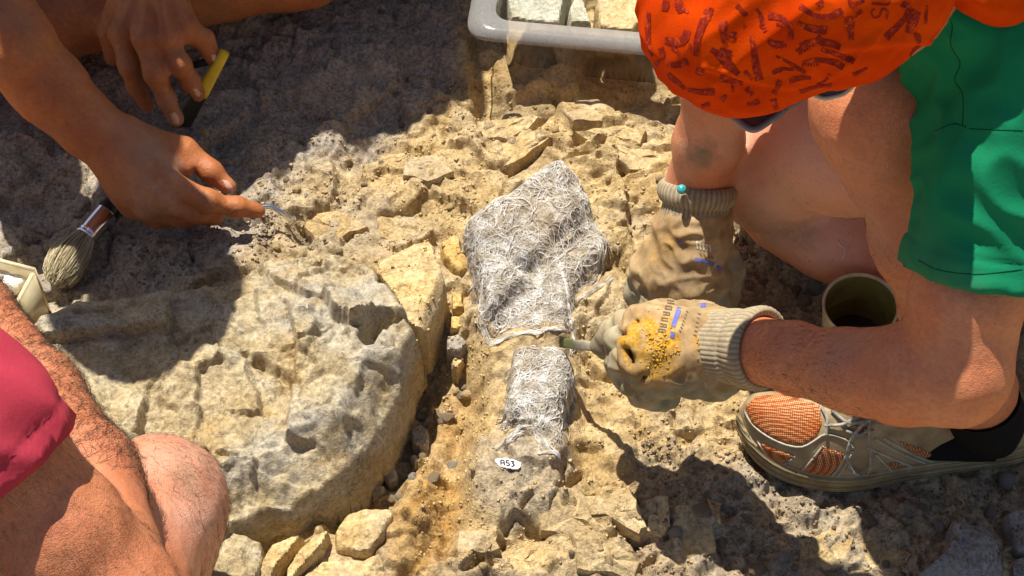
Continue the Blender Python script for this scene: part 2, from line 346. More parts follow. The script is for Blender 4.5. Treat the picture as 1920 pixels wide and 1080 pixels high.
FIELDS = [(GX, GY, H)]
def sample(f, x, y):
    gx, gy, h = f; i = np.clip(np.searchsorted(gx, x) - 1, 0, len(gx) - 2); j = np.clip(np.searchsorted(gy, y) - 1, 0, len(gy) - 2)
    u = np.clip((x - gx[i]) / (gx[i + 1] - gx[i]), 0, 1); v = np.clip((y - gy[j]) / (gy[j + 1] - gy[j]), 0, 1)
    z = (h[j, i] * (1 - u) + h[j, i + 1] * u) * (1 - v) + (h[j + 1, i] * (1 - u) + h[j + 1, i + 1] * u) * v
    return np.where((x < gx[0]) | (x > gx[-1]) | (y < gy[0]) | (y > gy[-1]), -9.0, z)
def Z(x, y):
    x = np.atleast_1d(np.asarray(x, float)); y = np.atleast_1d(np.asarray(y, float))
    return np.max([sample(f, x, y) for f in FIELDS], axis=0)
def on_ground(px, py, dz=0.0):
    """pixel -> point on the built surface"""
    z = 0.0
    for _ in range(6): p = at(px, py, z); z = float(Z(p[0], p[1])[0])
    p = at(px, py, z); p[2] += dz; return p

# ------------------------------------------------------------------ rocks with a traced plan and a modelled top
def rock(name, px, ztop, zbot, mat, edge=0.012, step=0.0016, noise=0.004, seed=0, top=None, warp=0.5, label=None, cat=None, parent=None, group=None, field=True, attrs=None):
    P = at2(px, ztop); lo = P.min(0) - 0.006; hi = P.max(0) + 0.006
    gx = np.arange(lo[0], hi[0], step); gy = np.arange(lo[1], hi[1], step); x, y = np.meshgrid(gx, gy)
    wx = 0.010 * warp * fbm(x, y, 30, 4, seed + 3); wy = 0.010 * warp * fbm(x, y, 30, 4, seed + 9)
    sd = poly_sd(x + wx, y + wy, P); t = np.clip(sd / edge, 0, 1); prof = np.sqrt(np.clip(1 - (1 - t) ** 2, 0, 1))
    z = np.full(x.shape, ztop) if top is None else top(x, y, sd)
    z = z + noise * (fbm(x, y, 28, 5, seed, 0.55) + 0.5 * fbm(x, y, 120, 3, seed + 5, billow=True)) * (0.35 + 0.65 * t)
    z = soften(z, 1); z = zbot + (z - zbot) * prof; z = np.where(sd > 0, z, zbot - 0.02)
    z += np.where((t > 0) & (t < 1), 0.5 * noise * fbm(x, y, 90, 3, seed + 8), 0)
    ins = sd > -step * 1.5; ny, nx = x.shape; ii = np.arange(nx * ny).reshape(ny, nx)
    k = ins[:-1, :-1] & ins[:-1, 1:] & ins[1:, 1:] & ins[1:, :-1]
    q = np.stack([ii[:-1, :-1][k], ii[:-1, 1:][k], ii[1:, 1:][k], ii[1:, :-1][k]], -1)
    used = np.unique(q); rm = np.full(nx * ny, -1); rm[used] = np.arange(len(used)); n = len(used)
    Vt = np.stack([x.ravel()[used], y.ravel()[used], z.ravel()[used]], -1); qf = rm[q]
    # close it underneath with a coarse skirt
    e = np.concatenate([qf[:, [0, 1]], qf[:, [1, 2]], qf[:, [2, 3]], qf[:, [3, 0]]]); key = np.sort(e, 1); _, inv, cnt = np.unique(key, axis=0, return_inverse=True, return_counts=True)
    bd = e[cnt[inv.ravel()] == 1]; c = Vt.mean(0); c[2] = zbot - 0.025
    V = np.vstack([Vt, c]); T = np.column_stack([bd[:, 1], bd[:, 0], np.full(len(bd), n)])
    o = link(name, mesh_from(V, [qf, T], name), mat, parent)
    o.data.set_sharp_from_angle(angle=math.radians(36))
    if field: FIELDS.append((gx, gy, np.where(sd > 0, z, -9.0)))
    return tag(o, label, cat, group)

def lines(x, y, specs, z):
    d = np.zeros(x.shape)
    for pts, depth, width in specs:
        dd, t = seg_dist(x + 0.004 * fbm(x, y, 60, 3, 2), y + 0.004 * fbm(x, y, 60, 3, 3), at2(pts, z))
        d += depth * (1 - smooth(0.2, 1.0, dd / (width * np.sqrt(np.clip(4 * t * (1 - t), 0.08, 1)))))
    return d
def boulder_top(x, y, sd):
    zt = 0.078
    a = at(690, 690, zt); b = at(585, 850, zt)                      # the crease where the right flank turns down
    base = zt + 0.004 * fbm(x, y, 9, 3, 51) - 0.010 * smooth(0, 0.14, at(360, 540, zt)[1] * 0 + (y - at(300, 560, zt)[1]) + 0.09)
    def plane(p, q, slope, off=0):
        d = np.array(q[:2]) - np.array(p[:2]); nrm = np.array([d[1], -d[0]]) / np.linalg.norm(d)
        if nrm[0] < 0: nrm = -nrm
        s = (x - p[0]) * nrm[0] + (y - p[1]) * nrm[1] + 0.012 * fbm(x, y, 18, 3, 60)
        return zt + off - slope * np.maximum(s, 0)
    f1 = plane(at(758, 590, zt), at(560, 850, zt), 1.15)
    f2 = plane(at(610, 790, zt), at(380, 895, zt), 0.85); f3 = plane(at(700, 640, zt), at(620, 800, zt), 0.35)
    f4 = zt + 0.004 - 0.22 * np.maximum(y - at(400, 620, zt)[1] + 0.25 * (x - at(400, 620, zt)[0]), 0); z = np.minimum(np.minimum(base, f3), np.minimum(np.minimum(f1, f2), f4))
    z += 0.004 * fbm(x, y, 26, 5, 61, ridge=True) * smooth(0, 0.03, sd)
    tq = fbm(x, y, 20, 4, 66) * 5; fq = tq - np.floor(tq); z += 0.0032 * (np.floor(tq) + smooth(0.75, 1.0, fq) - tq * 0.5) * smooth(0.0, 0.02, sd)
    shard = poly_sd(x + 0.003 * fbm(x, y, 60, 3, 4), y + 0.003 * fbm(x, y, 60, 3, 7), at2([(603, 540), (625, 512), (680, 505), (730, 525), (765, 570), (755, 583), (728, 572), (706, 578), (692, 596), (684, 618), (656, 614), (622, 582)], zt))
    up = 0.030 * (1 - 0.9 * smooth(0.0, 0.07, (x - at(640, 610, zt)[0]) * 0.35 + (y - at(640, 610, zt)[1]) * 0.95))
    z += up * smooth(-0.0008, 0.0012, shard)
    sc = poly_sd(x, y, at2([(672, 640), (690, 605), (715, 580), (752, 586), (728, 598), (712, 620), (700, 650), (684, 652)], zt)); z -= 0.026 * smooth(-0.002, 0.003, sc)
    hump = np.hypot(x - at(745, 640, zt)[0], y - at(745, 640, zt)[1]); z += 0.010 * np.exp(-(hump / 0.025) ** 2)
    z -= lines(x, y, [([(450, 655), (480, 670), (520, 695), (565, 728)], 0.013, 0.0075), ([(528, 655), (560, 668), (600, 690)], 0.008, 0.005), ([(290, 740), (310, 752), (335, 760)], 0.006, 0.004),
                      ([(590, 772), (610, 765), (622, 750)], 0.005, 0.003), ([(70, 640), (110, 740), (190, 780)], 0.003, 0.004), ([(580, 475), (590, 468), (600, 462)], 0.006, 0.004),
                      ([(330, 640), (350, 655)], 0.005, 0.003), ([(500, 480), (560, 470), (640, 470)], 0.003, 0.004), ([(470, 880), (500, 900), (540, 910)], 0.004, 0.006), ([(700, 740), (720, 780), (690, 830)], 0.006, 0.006)], zt)
    g_, r_, t_ = plates(x + 0.008 * fbm(x, y, 12, 3, 11), y + 0.008 * fbm(x, y, 12, 3, 12), 8.5, 9); z += ((0.010 * (r_ - 0.5) + 0.055 * t_) * smooth(0, 0.025, g_) - 0.008 * (1 - smooth(0, 0.022, g_))) * smooth(0, 0.03, sd)
    g_, r_, t_ = plates(x + 0.006 * fbm(x, y, 22, 3, 1), y + 0.006 * fbm(x, y, 22, 3, 2), 21, 5); z += ((0.007 * (r_ - 0.5) + 0.024 * t_) * smooth(0, 0.06, g_) - 0.006 * (1 - smooth(0, 0.05, g_)) * smooth(0.0, 0.3, fbm(x, y, 11, 2, 19))) * smooth(0, 0.02, sd)
    g_, r_, t_ = plates(x + 0.004 * fbm(x, y, 50, 3, 7), y + 0.004 * fbm(x, y, 50, 3, 8), 58, 7); z += (0.004 * (r_ - 0.5) + 0.009 * t_) * smooth(0, 0.1, g_) * smooth(0, 0.02, sd) * smooth(-0.4, 0.2, fbm(x, y, 10, 2, 29))
    f1_, f2_, c_ = worley(x + 0.004 * fbm(x, y, 40, 3, 1), y + 0.004 * fbm(x, y, 40, 3, 2), 45, 5)
    z += (0.0046 * (c_ - 0.5) * smooth(0, 0.2, f2_ - f1_)) * smooth(-0.2, 0.3, fbm(x, y, 12, 2, 9))
    f1_, f2_, c_ = worley(x, y, 120, 6); z += 0.0022 * (c_ - 0.5) * smooth(0, 0.3, f2_ - f1_)
    return z
BOULDER_PX = [(40, 615), (72, 582), (150, 555), (250, 543), (330, 530), (430, 514), (478, 472), (560, 450), (610, 444), (668, 446), (704, 474), (750, 540), (782, 610), (790, 665, 0.02), (788, 715, -0.02),
              (768, 800, -0.02), (735, 870, -0.02), (690, 920, -0.02), (615, 985, -0.015), (560, 1004, -0.01), (500, 1022, -0.005), (445, 1045, 0), (400, 1085, 0), (300, 1130, 0), (120, 1090, 0), (0, 960, 0), (-20, 760)]
rock('boulder', BOULDER_PX, 0.072, -0.015, M['boulder'], edge=0.009, step=0.0015, noise=0.0024, seed=20, top=boulder_top, warp=0.8,
     label='big pale flat-topped boulder half in shade beside the crouching knee', cat='boulder')

def slab_top(z0, nx_, ny_, pz, extra=None):
    def f(x, y, sd):
        z = z0 + nx_ * (x - pz[0]) + ny_ * (y - pz[1]); r = np.random.default_rng(int(abs(pz[0] * 9e4 + pz[1] * 7e4))); w = 0.5 * np.sqrt((x.max() - x.min()) * (y.max() - y.min()))
        for _ in range(5):
            a = r.uniform(0, 6.28); o = w * r.uniform(0.15, 0.55); z = np.minimum(z, z0 + 0.003 - r.uniform(0.25, 0.9) * ((x - pz[0]) * np.cos(a) + (y - pz[1]) * np.sin(a) - o))
        return z if extra is None else z + extra(x, y)
    return f
def sl(px, ztop, zbot, mat, label, tx=0, ty=0, edge=0.008, noise=0.003, seed=0, name='stone', cat='stone', group=None, warp=0.4, extra=None):
    c = np.mean([at(p[0], p[1], p[2] if len(p) > 2 else ztop) for p in px], 0)
    return rock(name, px, ztop, zbot, mat, edge * 0.36, 0.0016, noise * 1.5, seed, slab_top(ztop, tx, ty, c, extra), warp, label, cat, None, group)
def ridge_extra(p, q, z, s):
    a = at(*p, z); b = at(*q, z); d = b[:2] - a[:2]; nr = np.array([d[1], -d[0]]) / np.linalg.norm(d); nr = nr if nr[0] > 0 else -nr
    return lambda x, y: -s * np.maximum((x - a[0]) * nr[0] + (y - a[1]) * nr[1], 0)
sl([(706, 478), (760, 448), (805, 420), (815, 448), (818, 475), (838, 515), (838, 570, 0.01), (830, 620, -0.01), (806, 668, -0.01), (785, 670, -0.01), (762, 600), (735, 550), (700, 505)], 0.046, -0.02, M['stone'],
   'wedge-shaped tan slab leaning on the upper corner of the big boulder', 0.05, -0.05, 0.007, 0.003, 31, extra=ridge_extra((826, 500), (785, 600), 0.05, 1.6), warp=0.25)
sl([(818, 440), (835, 430), (862, 432), (872, 470), (886, 495, 0.01), (880, 520, 0), (858, 528, 0), (842, 505, .01), (826, 478)], 0.016, -0.02, M['ochre_stone'], 'rounded ochre stone between the tan slab and the gauzed bone', 0.1, 0.0, 0.012, 0.002, 32)
sl([(846, 547), (868, 545), (870, 584, 0), (846, 586, 0)], 0.006, -0.02, M['ochre_stone'], 'upper of two small squarish ochre blocks right of the tan slab', 0, 0, 0.005, 0.0015, 33, warp=0.2)
sl([(843, 589), (870, 590), (868, 620, 0), (843, 622, 0)], 0.005, -0.02, M['ochre_stone'], 'lower of two small squarish ochre blocks right of the tan slab', 0, 0, 0.005, 0.0015, 34, warp=0.2)
sl([(832, 628), (868, 624), (880, 645), (862, 662), (835, 655)], -0.004, -0.03, M['grey_stone'], 'small grey-brown lump below the two ochre blocks', 0, 0, 0.010, 0.003, 35)
sl([(846, 672), (866, 664), (872, 674), (858, 690), (846, 686)], -0.016, -0.04, M['stone'], 'small pale flat chip in the gully below the ochre blocks', 0, 0, 0.004, 0.001, 36, warp=0.15)
sl([(626, 990), (650, 962), (700, 942), (738, 935), (742, 960), (725, 1000), (695, 1032), (668, 1035), (622, 1028)], 0.022, -0.03, M['stone'], 'smooth tan flagstone right of the narrow upright stone', 0.0, 0.15, 0.012, 0.003, 37)
sl([(535, 1062), (560, 1030), (590, 1000), (614, 984), (622, 990), (608, 1020), (580, 1050), (552, 1085), (530, 1095)], 0.030, -0.03, M['stone'], 'narrow upright stone wedged below the boulder', 0.0, 0, 0.007, 0.003, 38, warp=0.3)
sl([(480, 1060), (505, 1020), (545, 1000), (572, 995), (560, 1018), (530, 1050), (508, 1085), (478, 1100)], 0.026, -0.03, M['stone'], 'long pale stone left of the narrow upright stone', 0.0, 0, 0.009, 0.003, 39, warp=0.3)
sl([(385, 1000), (430, 992), (488, 1000), (494, 1030), (470, 1100), (380, 1110), (365, 1050)], 0.036, -0.03, M['boulder'], 'pale crumbly block below the boulder beside the pink knee', 0.0, 0, 0.009, 0.004, 40)
sl([(562, 1085), (600, 1045), (680, 1045), (735, 1020), (760, 1060), (750, 1120), (560, 1130)], 0.014, -0.03, M['stone'], 'broad tan slab at the bottom below the flagstone', 0.0, 0, 0.012, 0.004, 41)
for i, (px, lab) in enumerate([([(718, 876), (738, 866), (750, 880), (746, 900), (728, 906), (716, 895)], 'upright grey pebble jammed in the gap right of the boulder'),
                               ([(686, 915), (708, 906), (728, 910), (722, 926), (698, 936)], 'flat dark grey pebble at the foot of the boulder'),
                               ([(766, 800), (790, 786), (806, 800), (806, 832), (786, 846), (768, 830)], 'rounded grey-brown stone in the shady gap right of the boulder'),
                               ([(765, 845), (785, 846), (790, 862), (772, 872)], 'small grey stone under the rounded one in the gap')]):
    sl(px, -0.026, -0.07, M['grey_stone'], lab, 0.1, 0.1, 0.010, 0.002, 50 + i, warp=0.25, name='stone')
sl([(1722, 1062), (1770, 1030), (1788, 1000), (1782, 962), (1796, 968), (1812, 950), (1828, 975), (1845, 966), (1866, 992), (1888, 1050), (1892, 1120), (1725, 1120)], 0.030, -0.03, M['grey_stone'],
   'jagged grey-brown rock in the lower right corner', 0.0, 0.1, 0.008, 0.004, 60, name='stone')
sl([(1880, 960), (1935, 940), (1990, 1000), (1980, 1060), (1905, 1030)], 0.010, -0.03, M['grey_stone'], 'dark flat stone at the right edge above the jagged rock', 0.0, 0, 0.010, 0.003, 61)
sl([(1895, 1045), (1960, 1020), (2000, 1100), (1900, 1110)], 0.006, -0.03, M['grey_stone'], 'dark stone in the lower right corner beside the jagged rock', 0.0, 0, 0.010, 0.003, 62)

# flat broken plates of bedrock lying in the surface
M['plate'] = rock_mat('bedded_marl', (0.65, 0.49, 0.26), (0.485, 0.345, 0.16), (0.27, 0.17, 0.068), (0.43, 0.37, 0.28), 0.5, seed=7.7, bump=0.9)
def plate(px, label, lift=0.004, thick=0.014, seed=0):
    r = np.random.default_rng(700 + seed); P = at2(px, 0.0); c = P.mean(0); E = []
    for a, b in zip(P, np.roll(P, -1, 0)):
        n = max(2, int(np.linalg.norm(b - a) / 0.009)); d = b - a; nr = np.array([d[1], -d[0]]) / (np.linalg.norm(d) + 1e-9)
        for k in range(n): E.append(a + d * k / n + (nr * r.normal(0, 0.0013) if k else 0))
    E = np.array(E); n = len(E); gx = np.vstack([c + (E - c) * t for t in (0.25, 0.55, 0.85)]); gz = sample(FIELDS[0], gx[:, 0], gx[:, 1])
    co, *_ = np.linalg.lstsq(np.column_stack([gx - c, np.ones(len(gx))]), gz, rcond=None); co[:2] = np.clip(co[:2], -0.35, 0.35); rs = gz - np.column_stack([gx - c, np.ones(len(gx))]) @ co; lift = float(np.clip(0.0004 + 0.55 * np.percentile(rs, 90), 0.001, 0.007)); top = lambda q: np.column_stack([q - c, np.ones(len(q))]) @ co + lift
    rings = []; tz = r.normal(0, 0.0007, n)
    for t, dz, j in ((1.05, -thick, 0), (1.015, -0.0022, .5), (0.975, 0.0, 1), (0.66, 0.0007, 1.4), (0.33, 0.0004, 1.4)):
        q = c + (E - c) * t + (r.normal(0, 0.0009, (n, 2)) if 0.1 < t < 0.9 else 0); rings.append(np.column_stack([q, top(q) + dz + tz * j + (r.normal(0, 0.0006, n) if t < 0.9 else 0)]))
    V = np.vstack(rings + [np.array([[c[0], c[1], float(top(c[None])[0])]])]); ii = np.arange(5 * n).reshape(5, n); F = [np.stack([ii[:-1], np.roll(ii[:-1], -1, 1), np.roll(ii[1:], -1, 1), ii[1:]], -1).reshape(-1, 4), np.column_stack([ii[4], np.roll(ii[4], -1), np.full(n, 5 * n)]), ii[0][None, ::-1]]
    if np.sum(E[:, 0] * np.roll(E[:, 1], -1) - np.roll(E[:, 0], -1) * E[:, 1]) < 0: F = [f[:, ::-1] for f in F]
    o = link('rock_plate', mesh_from(V, F, 'rock_plate'), M['plate'], None, True); o.data.set_sharp_from_angle(angle=math.radians(22)); tag(o, label, 'rock plate', 'broken bedrock plates')
for i_, (px, lab) in enumerate([
    ([(1050, 202), (1085, 190), (1120, 190), (1150, 215), (1165, 235), (1140, 250), (1075, 243)], 'raised pale rock plate just below the clear tray'),
    ([(1075, 257), (1150, 252), (1210, 264), (1200, 286), (1120, 286)], 'long rock plate left of the far forearm, second below the tray'),
    ([(1120, 292), (1200, 290), (1250, 302), (1245, 330), (1180, 336)], 'rock plate beside the far wrist, third below the tray'),
    ([(895, 228), (960, 217), (1010, 212), (990, 240), (950, 262), (900, 258)], 'wide rock plate below the left corner of the tray'),
    ([(940, 268), (1000, 247), (1030, 264), (985, 294), (945, 310)], 'tilted rock plate above the left shoulder of the large gauzed bone'),
    ([(700, 388), (780, 382), (800, 410), (745, 443), (705, 438)], 'rock plate just above the wedge-shaped slab'),
    ([(560, 397), (640, 392), (690, 430), (640, 446), (590, 444)], 'rock plate right of the pick, above the boulder'),
    ([(1005, 965), (1085, 937), (1108, 985), (1142, 1013), (1085, 1020), (1015, 1008)], 'rock plate with an overhanging lower edge right of the tag'),
    ([(1092, 947), (1178, 932), (1211, 1003), (1197, 1017), (1152, 990), (1107, 980)], 'sunlit rock plate beside the hand shadow at the bottom'),
    ([(862, 1010), (935, 1015), (938, 1044), (902, 1050), (880, 1045), (862, 1070)], 'ochre-edged rock plate at the bottom below the gully'),
    ([(912, 1062), (945, 1037), (1040, 1032), (1060, 1060), (1000, 1085), (930, 1085)], 'rock plate cut by the bottom edge, below the tag'),
    ([(1072, 1032), (1150, 1037), (1200, 1062), (1190, 1090), (1082, 1090)], 'rock plate cut by the bottom edge beside the hand shadow'),
    ([(1208, 957), (1250, 954), (1254, 1000), (1238, 1013), (1212, 1005)], 'squarish rock plate at the left border of the hand shadow'),
    ([(1263, 967), (1325, 970), (1340, 1035), (1300, 1060), (1262, 1030)], 'large rounded rock plate inside the hand shadow'),
    ([(1323, 947), (1350, 954), (1348, 996), (1327, 994)], 'small upright rock plate inside the hand shadow'),
    ([(1502, 1002), (1560, 990), (1600, 1012), (1580, 1058), (1512, 1058)], 'bright rock plate below the shoe between the two shadows'),
    ([(1612, 1014), (1680, 1004), (1712, 1030), (1690, 1072), (1622, 1068)], 'bright rock plate left of the jagged rock below the shoe'),
    ([(762, 302), (830, 292), (850, 330), (802, 350), (757, 336)], 'rock plate on the sunlit terrace left of the large gauzed bone')]): plate(px, lab, seed=i_)

# ------------------------------------------------------------------ signed-distance modelling for bodies, gloves and clothes
class SDF:
    def __init__(s): s.p = []; s.cuts = []
    def cone(s, a, b, ra, rb, k=0.012, sub=False):
        s.p.append(('c', np.array(a, float), np.array(b, float), ra, rb, k, sub)); return s
    def limb(s, chain, k=0.012):
        """chain of (x, y, z, r)"""
        for u, v in zip(chain[:-1], chain[1:]): s.cone(u[:3], v[:3], u[3], v[3], k)
        return s
    def ell(s, c, r, R=None, k=0.012, sub=False):
        s.p.append(('e', np.array(c, float), np.array(r, float), np.eye(3) if R is None else np.array(R, float), 0, k, sub)); return s
    def hem(s, p, n, ball=.11):
        n = np.array(n, float); n = n / np.linalg.norm(n); s.cuts.append((np.array(p, float), n, np.array(p, float) + n * ball * .8, ball)); return s
    def cutd(s, c, P):
        d = (P - c[0]) @ c[1]
        return d if len(c) == 2 else np.minimum(d, c[3] - np.linalg.norm(P - c[2], axis=-1))
    def cut(s, p, n): n = np.array(n, float); s.cuts.append((np.array(p, float), n / np.linalg.norm(n))); return s
    def one(s, q, P):
        if q[0] == 'c':
            a, b, ra, rb = q[1:5]; ab = b - a; t = np.clip(((P - a) @ ab) / (ab @ ab + 1e-12), 0, 1)
            return np.linalg.norm(P - a - t[..., None] * ab, axis=-1) - (ra + (rb - ra) * t)
        L = (P - q[1]) @ q[3].T; r = q[2]; k0 = np.linalg.norm(L / r, axis=-1); k1 = np.linalg.norm(L / (r * r), axis=-1) + 1e-9
        return k0 * (k0 - 1) / k1
    def eval(s, P):
        d = np.full(P.shape[:-1], 1e3)
        for q in s.p:
            e = s.one(q, P); k = q[5]
            if q[6]: h = np.maximum(k - np.abs(-e - d), 0) / k; d = np.maximum(d, -e) + h * h * k / 4
            else: h = np.maximum(k - np.abs(e - d), 0) / k; d = np.minimum(d, e) - h * h * k / 4
        for c in s.cuts: d = np.maximum(d, s.cutd(c, P))
        return d
    def bounds(s):
        lo = []; hi = []
        for q in s.p:
            if q[6]: continue
            if q[0] == 'c': r = max(q[3], q[4]) + 0.01; lo.append(np.minimum(q[1], q[2]) - r); hi.append(np.maximum(q[1], q[2]) + r)
            else: r = q[2].max() + 0.01; lo.append(q[1] - r); hi.append(q[1] + r)
        return np.min(lo, 0), np.max(hi, 0)
    def mesh(s, h, relax=1):
        B = 8; lo, hi = s.bounds(); C = B * h; nC = np.ceil((hi - lo) / C).astype(int) + 1
        ci = np.stack(np.meshgrid(*[np.arange(n) for n in nC], indexing='ij'), -1).reshape(-1, 3); cen = lo + (ci + 0.5) * C
        dc = np.concatenate([s.eval(c) for c in np.array_split(cen, max(1, len(cen) // 60000))])
        act = np.abs(dc) < C * 1.15; ci = ci[act]; cen = cen[act]; dc = dc[act]
        off = np.stack(np.meshgrid(*[np.arange(B + 1)] * 3, indexing='ij'), -1).reshape(-1, 3)
        base = lo + ci * C; D = np.full((len(ci), len(off)), 1e3)
        for q in s.p:
            e0 = s.one(q, cen); sel = np.where((np.abs(e0) < C * 2.2 + q[5]) if q[6] else (e0 < dc + q[5] + C * 2.2))[0]
            for sb in np.array_split(sel, max(1, len(sel) // 1500)):
                if not len(sb): continue
                P = base[sb][:, None, :] + off[None] * h; e = s.one(q, P); k = q[5]; d = D[sb]
                if q[6]: hh = np.maximum(k - np.abs(-e - d), 0) / k; D[sb] = np.maximum(d, -e) + hh * hh * k / 4
                else: hh = np.maximum(k - np.abs(e - d), 0) / k; D[sb] = np.minimum(d, e) - hh * hh * k / 4
        for c in s.cuts:
            for sb in np.array_split(np.arange(len(ci)), max(1, len(ci) // 3000)):
                D[sb] = np.maximum(D[sb], s.cutd(c, base[sb][:, None, :] + off[None] * h))
        D = D.reshape(-1, B + 1, B + 1, B + 1)
        co = [(i, j, k) for i in (0, 1) for j in (0, 1) for k in (0, 1)]
        S = np.stack([D[:, i:B + i, j:B + j, k:B + k] for i, j, k in co], -1)
        neg = S < 0; m = neg.any(-1) & ~neg.all(-1); w = np.argwhere(m); vals = S[m]; cell = ci[w[:, 0]] * B + w[:, 1:]
        pos = np.zeros((len(w), 3)); cnt = np.zeros(len(w)); cor = np.array(co, float)
        for a in range(8):
            for b in range(a + 1, 8):
                if np.abs(cor[a] - cor[b]).sum() != 1: continue
                va, vb = vals[:, a], vals[:, b]; x = (va < 0) != (vb < 0); t = np.where(x, va / np.where(x, va - vb, 1), 0)
                pos += np.where(x[:, None], cor[a] + t[:, None] * (cor[b] - cor[a]), 0); cnt += x
        V = lo + (cell + pos / cnt[:, None]) * h
        dim = nC * B + 2; key = (cell[:, 0] * dim[1] + cell[:, 1]) * dim[2] + cell[:, 2]; o = np.argsort(key); ks = key[o]
        def find(c):
            kk = (c[:, 0] * dim[1] + c[:, 1]) * dim[2] + c[:, 2]; i = np.clip(np.searchsorted(ks, kk), 0, len(ks) - 1); return np.where(ks[i] == kk, o[i], -1)
        F = []
        for ax, cb in ((0, 4), (1, 2), (2, 1)):
            x = (vals[:, 0] < 0) != (vals[:, cb] < 0); c = cell[x]; e1 = np.zeros(3, int); e2 = np.zeros(3, int); e1[(ax + 1) % 3] = 1; e2[(ax + 2) % 3] = 1
            q = np.stack([find(c), find(c - e1), find(c - e1 - e2), find(c - e2)], -1); ok = (q >= 0).all(1); q = q[ok]; fl = (vals[x][ok][:, 0] >= 0)
            q[fl] = q[fl][:, ::-1]; F.append(q)
        F = np.concatenate(F)
        E = np.concatenate([F[:, [0, 1]], F[:, [1, 2]], F[:, [2, 3]], F[:, [3, 0]]]); E = np.concatenate([E, E[:, ::-1]])
        for _ in range(relax):
            c = np.bincount(E[:, 0], minlength=len(V)); A = np.stack([np.bincount(E[:, 0], V[E[:, 1], i], len(V)) for i in range(3)], -1) / np.maximum(c, 1)[:, None]
            V = np.where(c[:, None] > 0, V * 0.5 + A * 0.5, V)
        return V, F
def normals(V, F):
    n = np.cross(V[F[:, 2]] - V[F[:, 0]], V[F[:, 3]] - V[F[:, 1]]); N = np.zeros_like(V)
    for i in range(4):
        for c in range(3): N[:, c] += np.bincount(F[:, i], n[:, c], len(V))
    return N / (np.linalg.norm(N, axis=1, keepdims=True) + 1e-12)
def ch(*pts): return [(*at(p[0], p[1], p[2]), p[3]) for p in pts]
def blob(V, c, r, soft=0.5, seed=0):
    """soft-edged irregular patch round a point"""
    d = np.linalg.norm(V - np.asarray(c), axis=1) / r; d = d + 0.35 * n3(V * (2.2 / r), seed); return 1 - smooth(1 - soft, 1, d)

def skin_mat(name, base, red, pale, seed=0.0):
    m = Mat(name, 0.48, 0.4); v = m.mapped(loc=(seed, seed, seed))
    c = m.ramp(m.noise(26, 5, 0.6, vec=v), [(0.3, red), (0.62, base)])
    c = m.mix(m.math('MULTIPLY', m.ramp(m.noise(220, 5, 0.7, vec=v), [(0.35, 1.0), (0.6, 0.0)]), 0.6), c, tuple(x * 0.6 for x in base))
    c = m.mix(m.attr('pale'), c, pale)
    fr = m.ramp(m.voro(95, vec=v), [(0.05, 1.0), (0.12, 0.0)])
    c = m.mix(m.math('MULTIPLY', fr, m.ramp(m.noise(30, 2, vec=v), [(0.55, 0.0), (0.65, 0.65)])), c, tuple(x * 0.35 for x in base))
    dirt = m.math('MULTIPLY', m.attr('dirt'), m.ramp(m.noise(150, 6, 0.7, vec=v), [(0.25, 0.35), (0.62, 1.0)]), clamp=True)
    c = m.mix(dirt, c, (0.20, 0.15, 0.085))
    dust = m.math('MULTIPLY', m.attr('dust'), m.ramp(m.noise(120, 6, 0.7, vec=v), [(0.3, 0.3), (0.65, 1.0)]), clamp=True)
    c = m.mix(dust, c, (0.46, 0.36, 0.25))
    nb = m.bump(m.noise(75, 5, 0.65, vec=v), 0.35, 0.0022); nb = m.bump(m.noise(420, 4, 0.65, vec=v), 0.5, 0.0013, nb); nb = m.bump(m.voro(900, vec=v), 0.35, 0.0007, nb)
    rg = m.ramp(m.noise(60, 4, 0.6, vec=v), [(0.3, 0.42), (0.7, 0.62)])
    return m.done(c, nb, Roughness=rg)
M['skin_r'] = skin_mat('orange_tan_skin', (0.66, 0.245, 0.110), (0.56, 0.165, 0.070), (0.74, 0.40, 0.28))  # own orange-tan skin colour of the person in the bandana
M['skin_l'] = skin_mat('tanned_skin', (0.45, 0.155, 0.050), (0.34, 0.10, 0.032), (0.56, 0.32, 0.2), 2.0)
M['skin_f'] = skin_mat('reddish_skin', (0.58, 0.185, 0.072), (0.46, 0.115, 0.045), (0.70, 0.37, 0.265), 4.0)

def wrinkle(V, N, dirs, amp, seed=0):
    """cloth folds: noise stretched along a direction"""
    out = np.zeros(len(V))
    for d, s_along, s_across, a in dirs:
        d = np.array(d, float); d /= np.linalg.norm(d); u = V @ d; W = V - u[:, None] * d; Q = d[None] * (u * s_along)[:, None] + W * s_across
        n = n3(Q, seed); out += a * (1 - 2 * np.abs(n)); seed += 1
    return V + N * (amp * out)[:, None]
def cloth_mat(name, col, scale=900.0, rough=0.85, dirt=(0.3, 0.25, 0.15), fuzz=0.3):
    m = Mat(name, rough, 0.2)
    c = m.mix(m.ramp(m.noise(30, 5, 0.6), [(0.3, 0.25), (0.7, 0.0)]), col, tuple(x * 0.72 for x in col))
    c = m.mix(m.math('MULTIPLY', m.attr('dirt'), 0.8), c, dirt)
    w = m.math('ADD', m.wave(scale, dir='X'), m.wave(scale, dir='Y')); w = m.math('ADD', w, m.wave(scale, dir='Z'))
    nb = m.bump(w, 0.12, 0.0004); nb = m.bump(m.noise(350, 4, 0.6), 0.25, 0.0010, nb)
    return m.done(c, nb, Sheen_Weight=fuzz, Sheen_Roughness=0.5)
M['green'] = cloth_mat('green_cotton', (0.003, 0.20, 0.085), fuzz=0.0)
M['red'] = cloth_mat('red_cotton', (0.43, 0.036, 0.062), fuzz=0.0)
M['darkcloth'] = cloth_mat('dark_cotton', (0.035, 0.035, 0.045))
M['khaki'] = cloth_mat('khaki_cotton', (0.20, 0.17, 0.12))

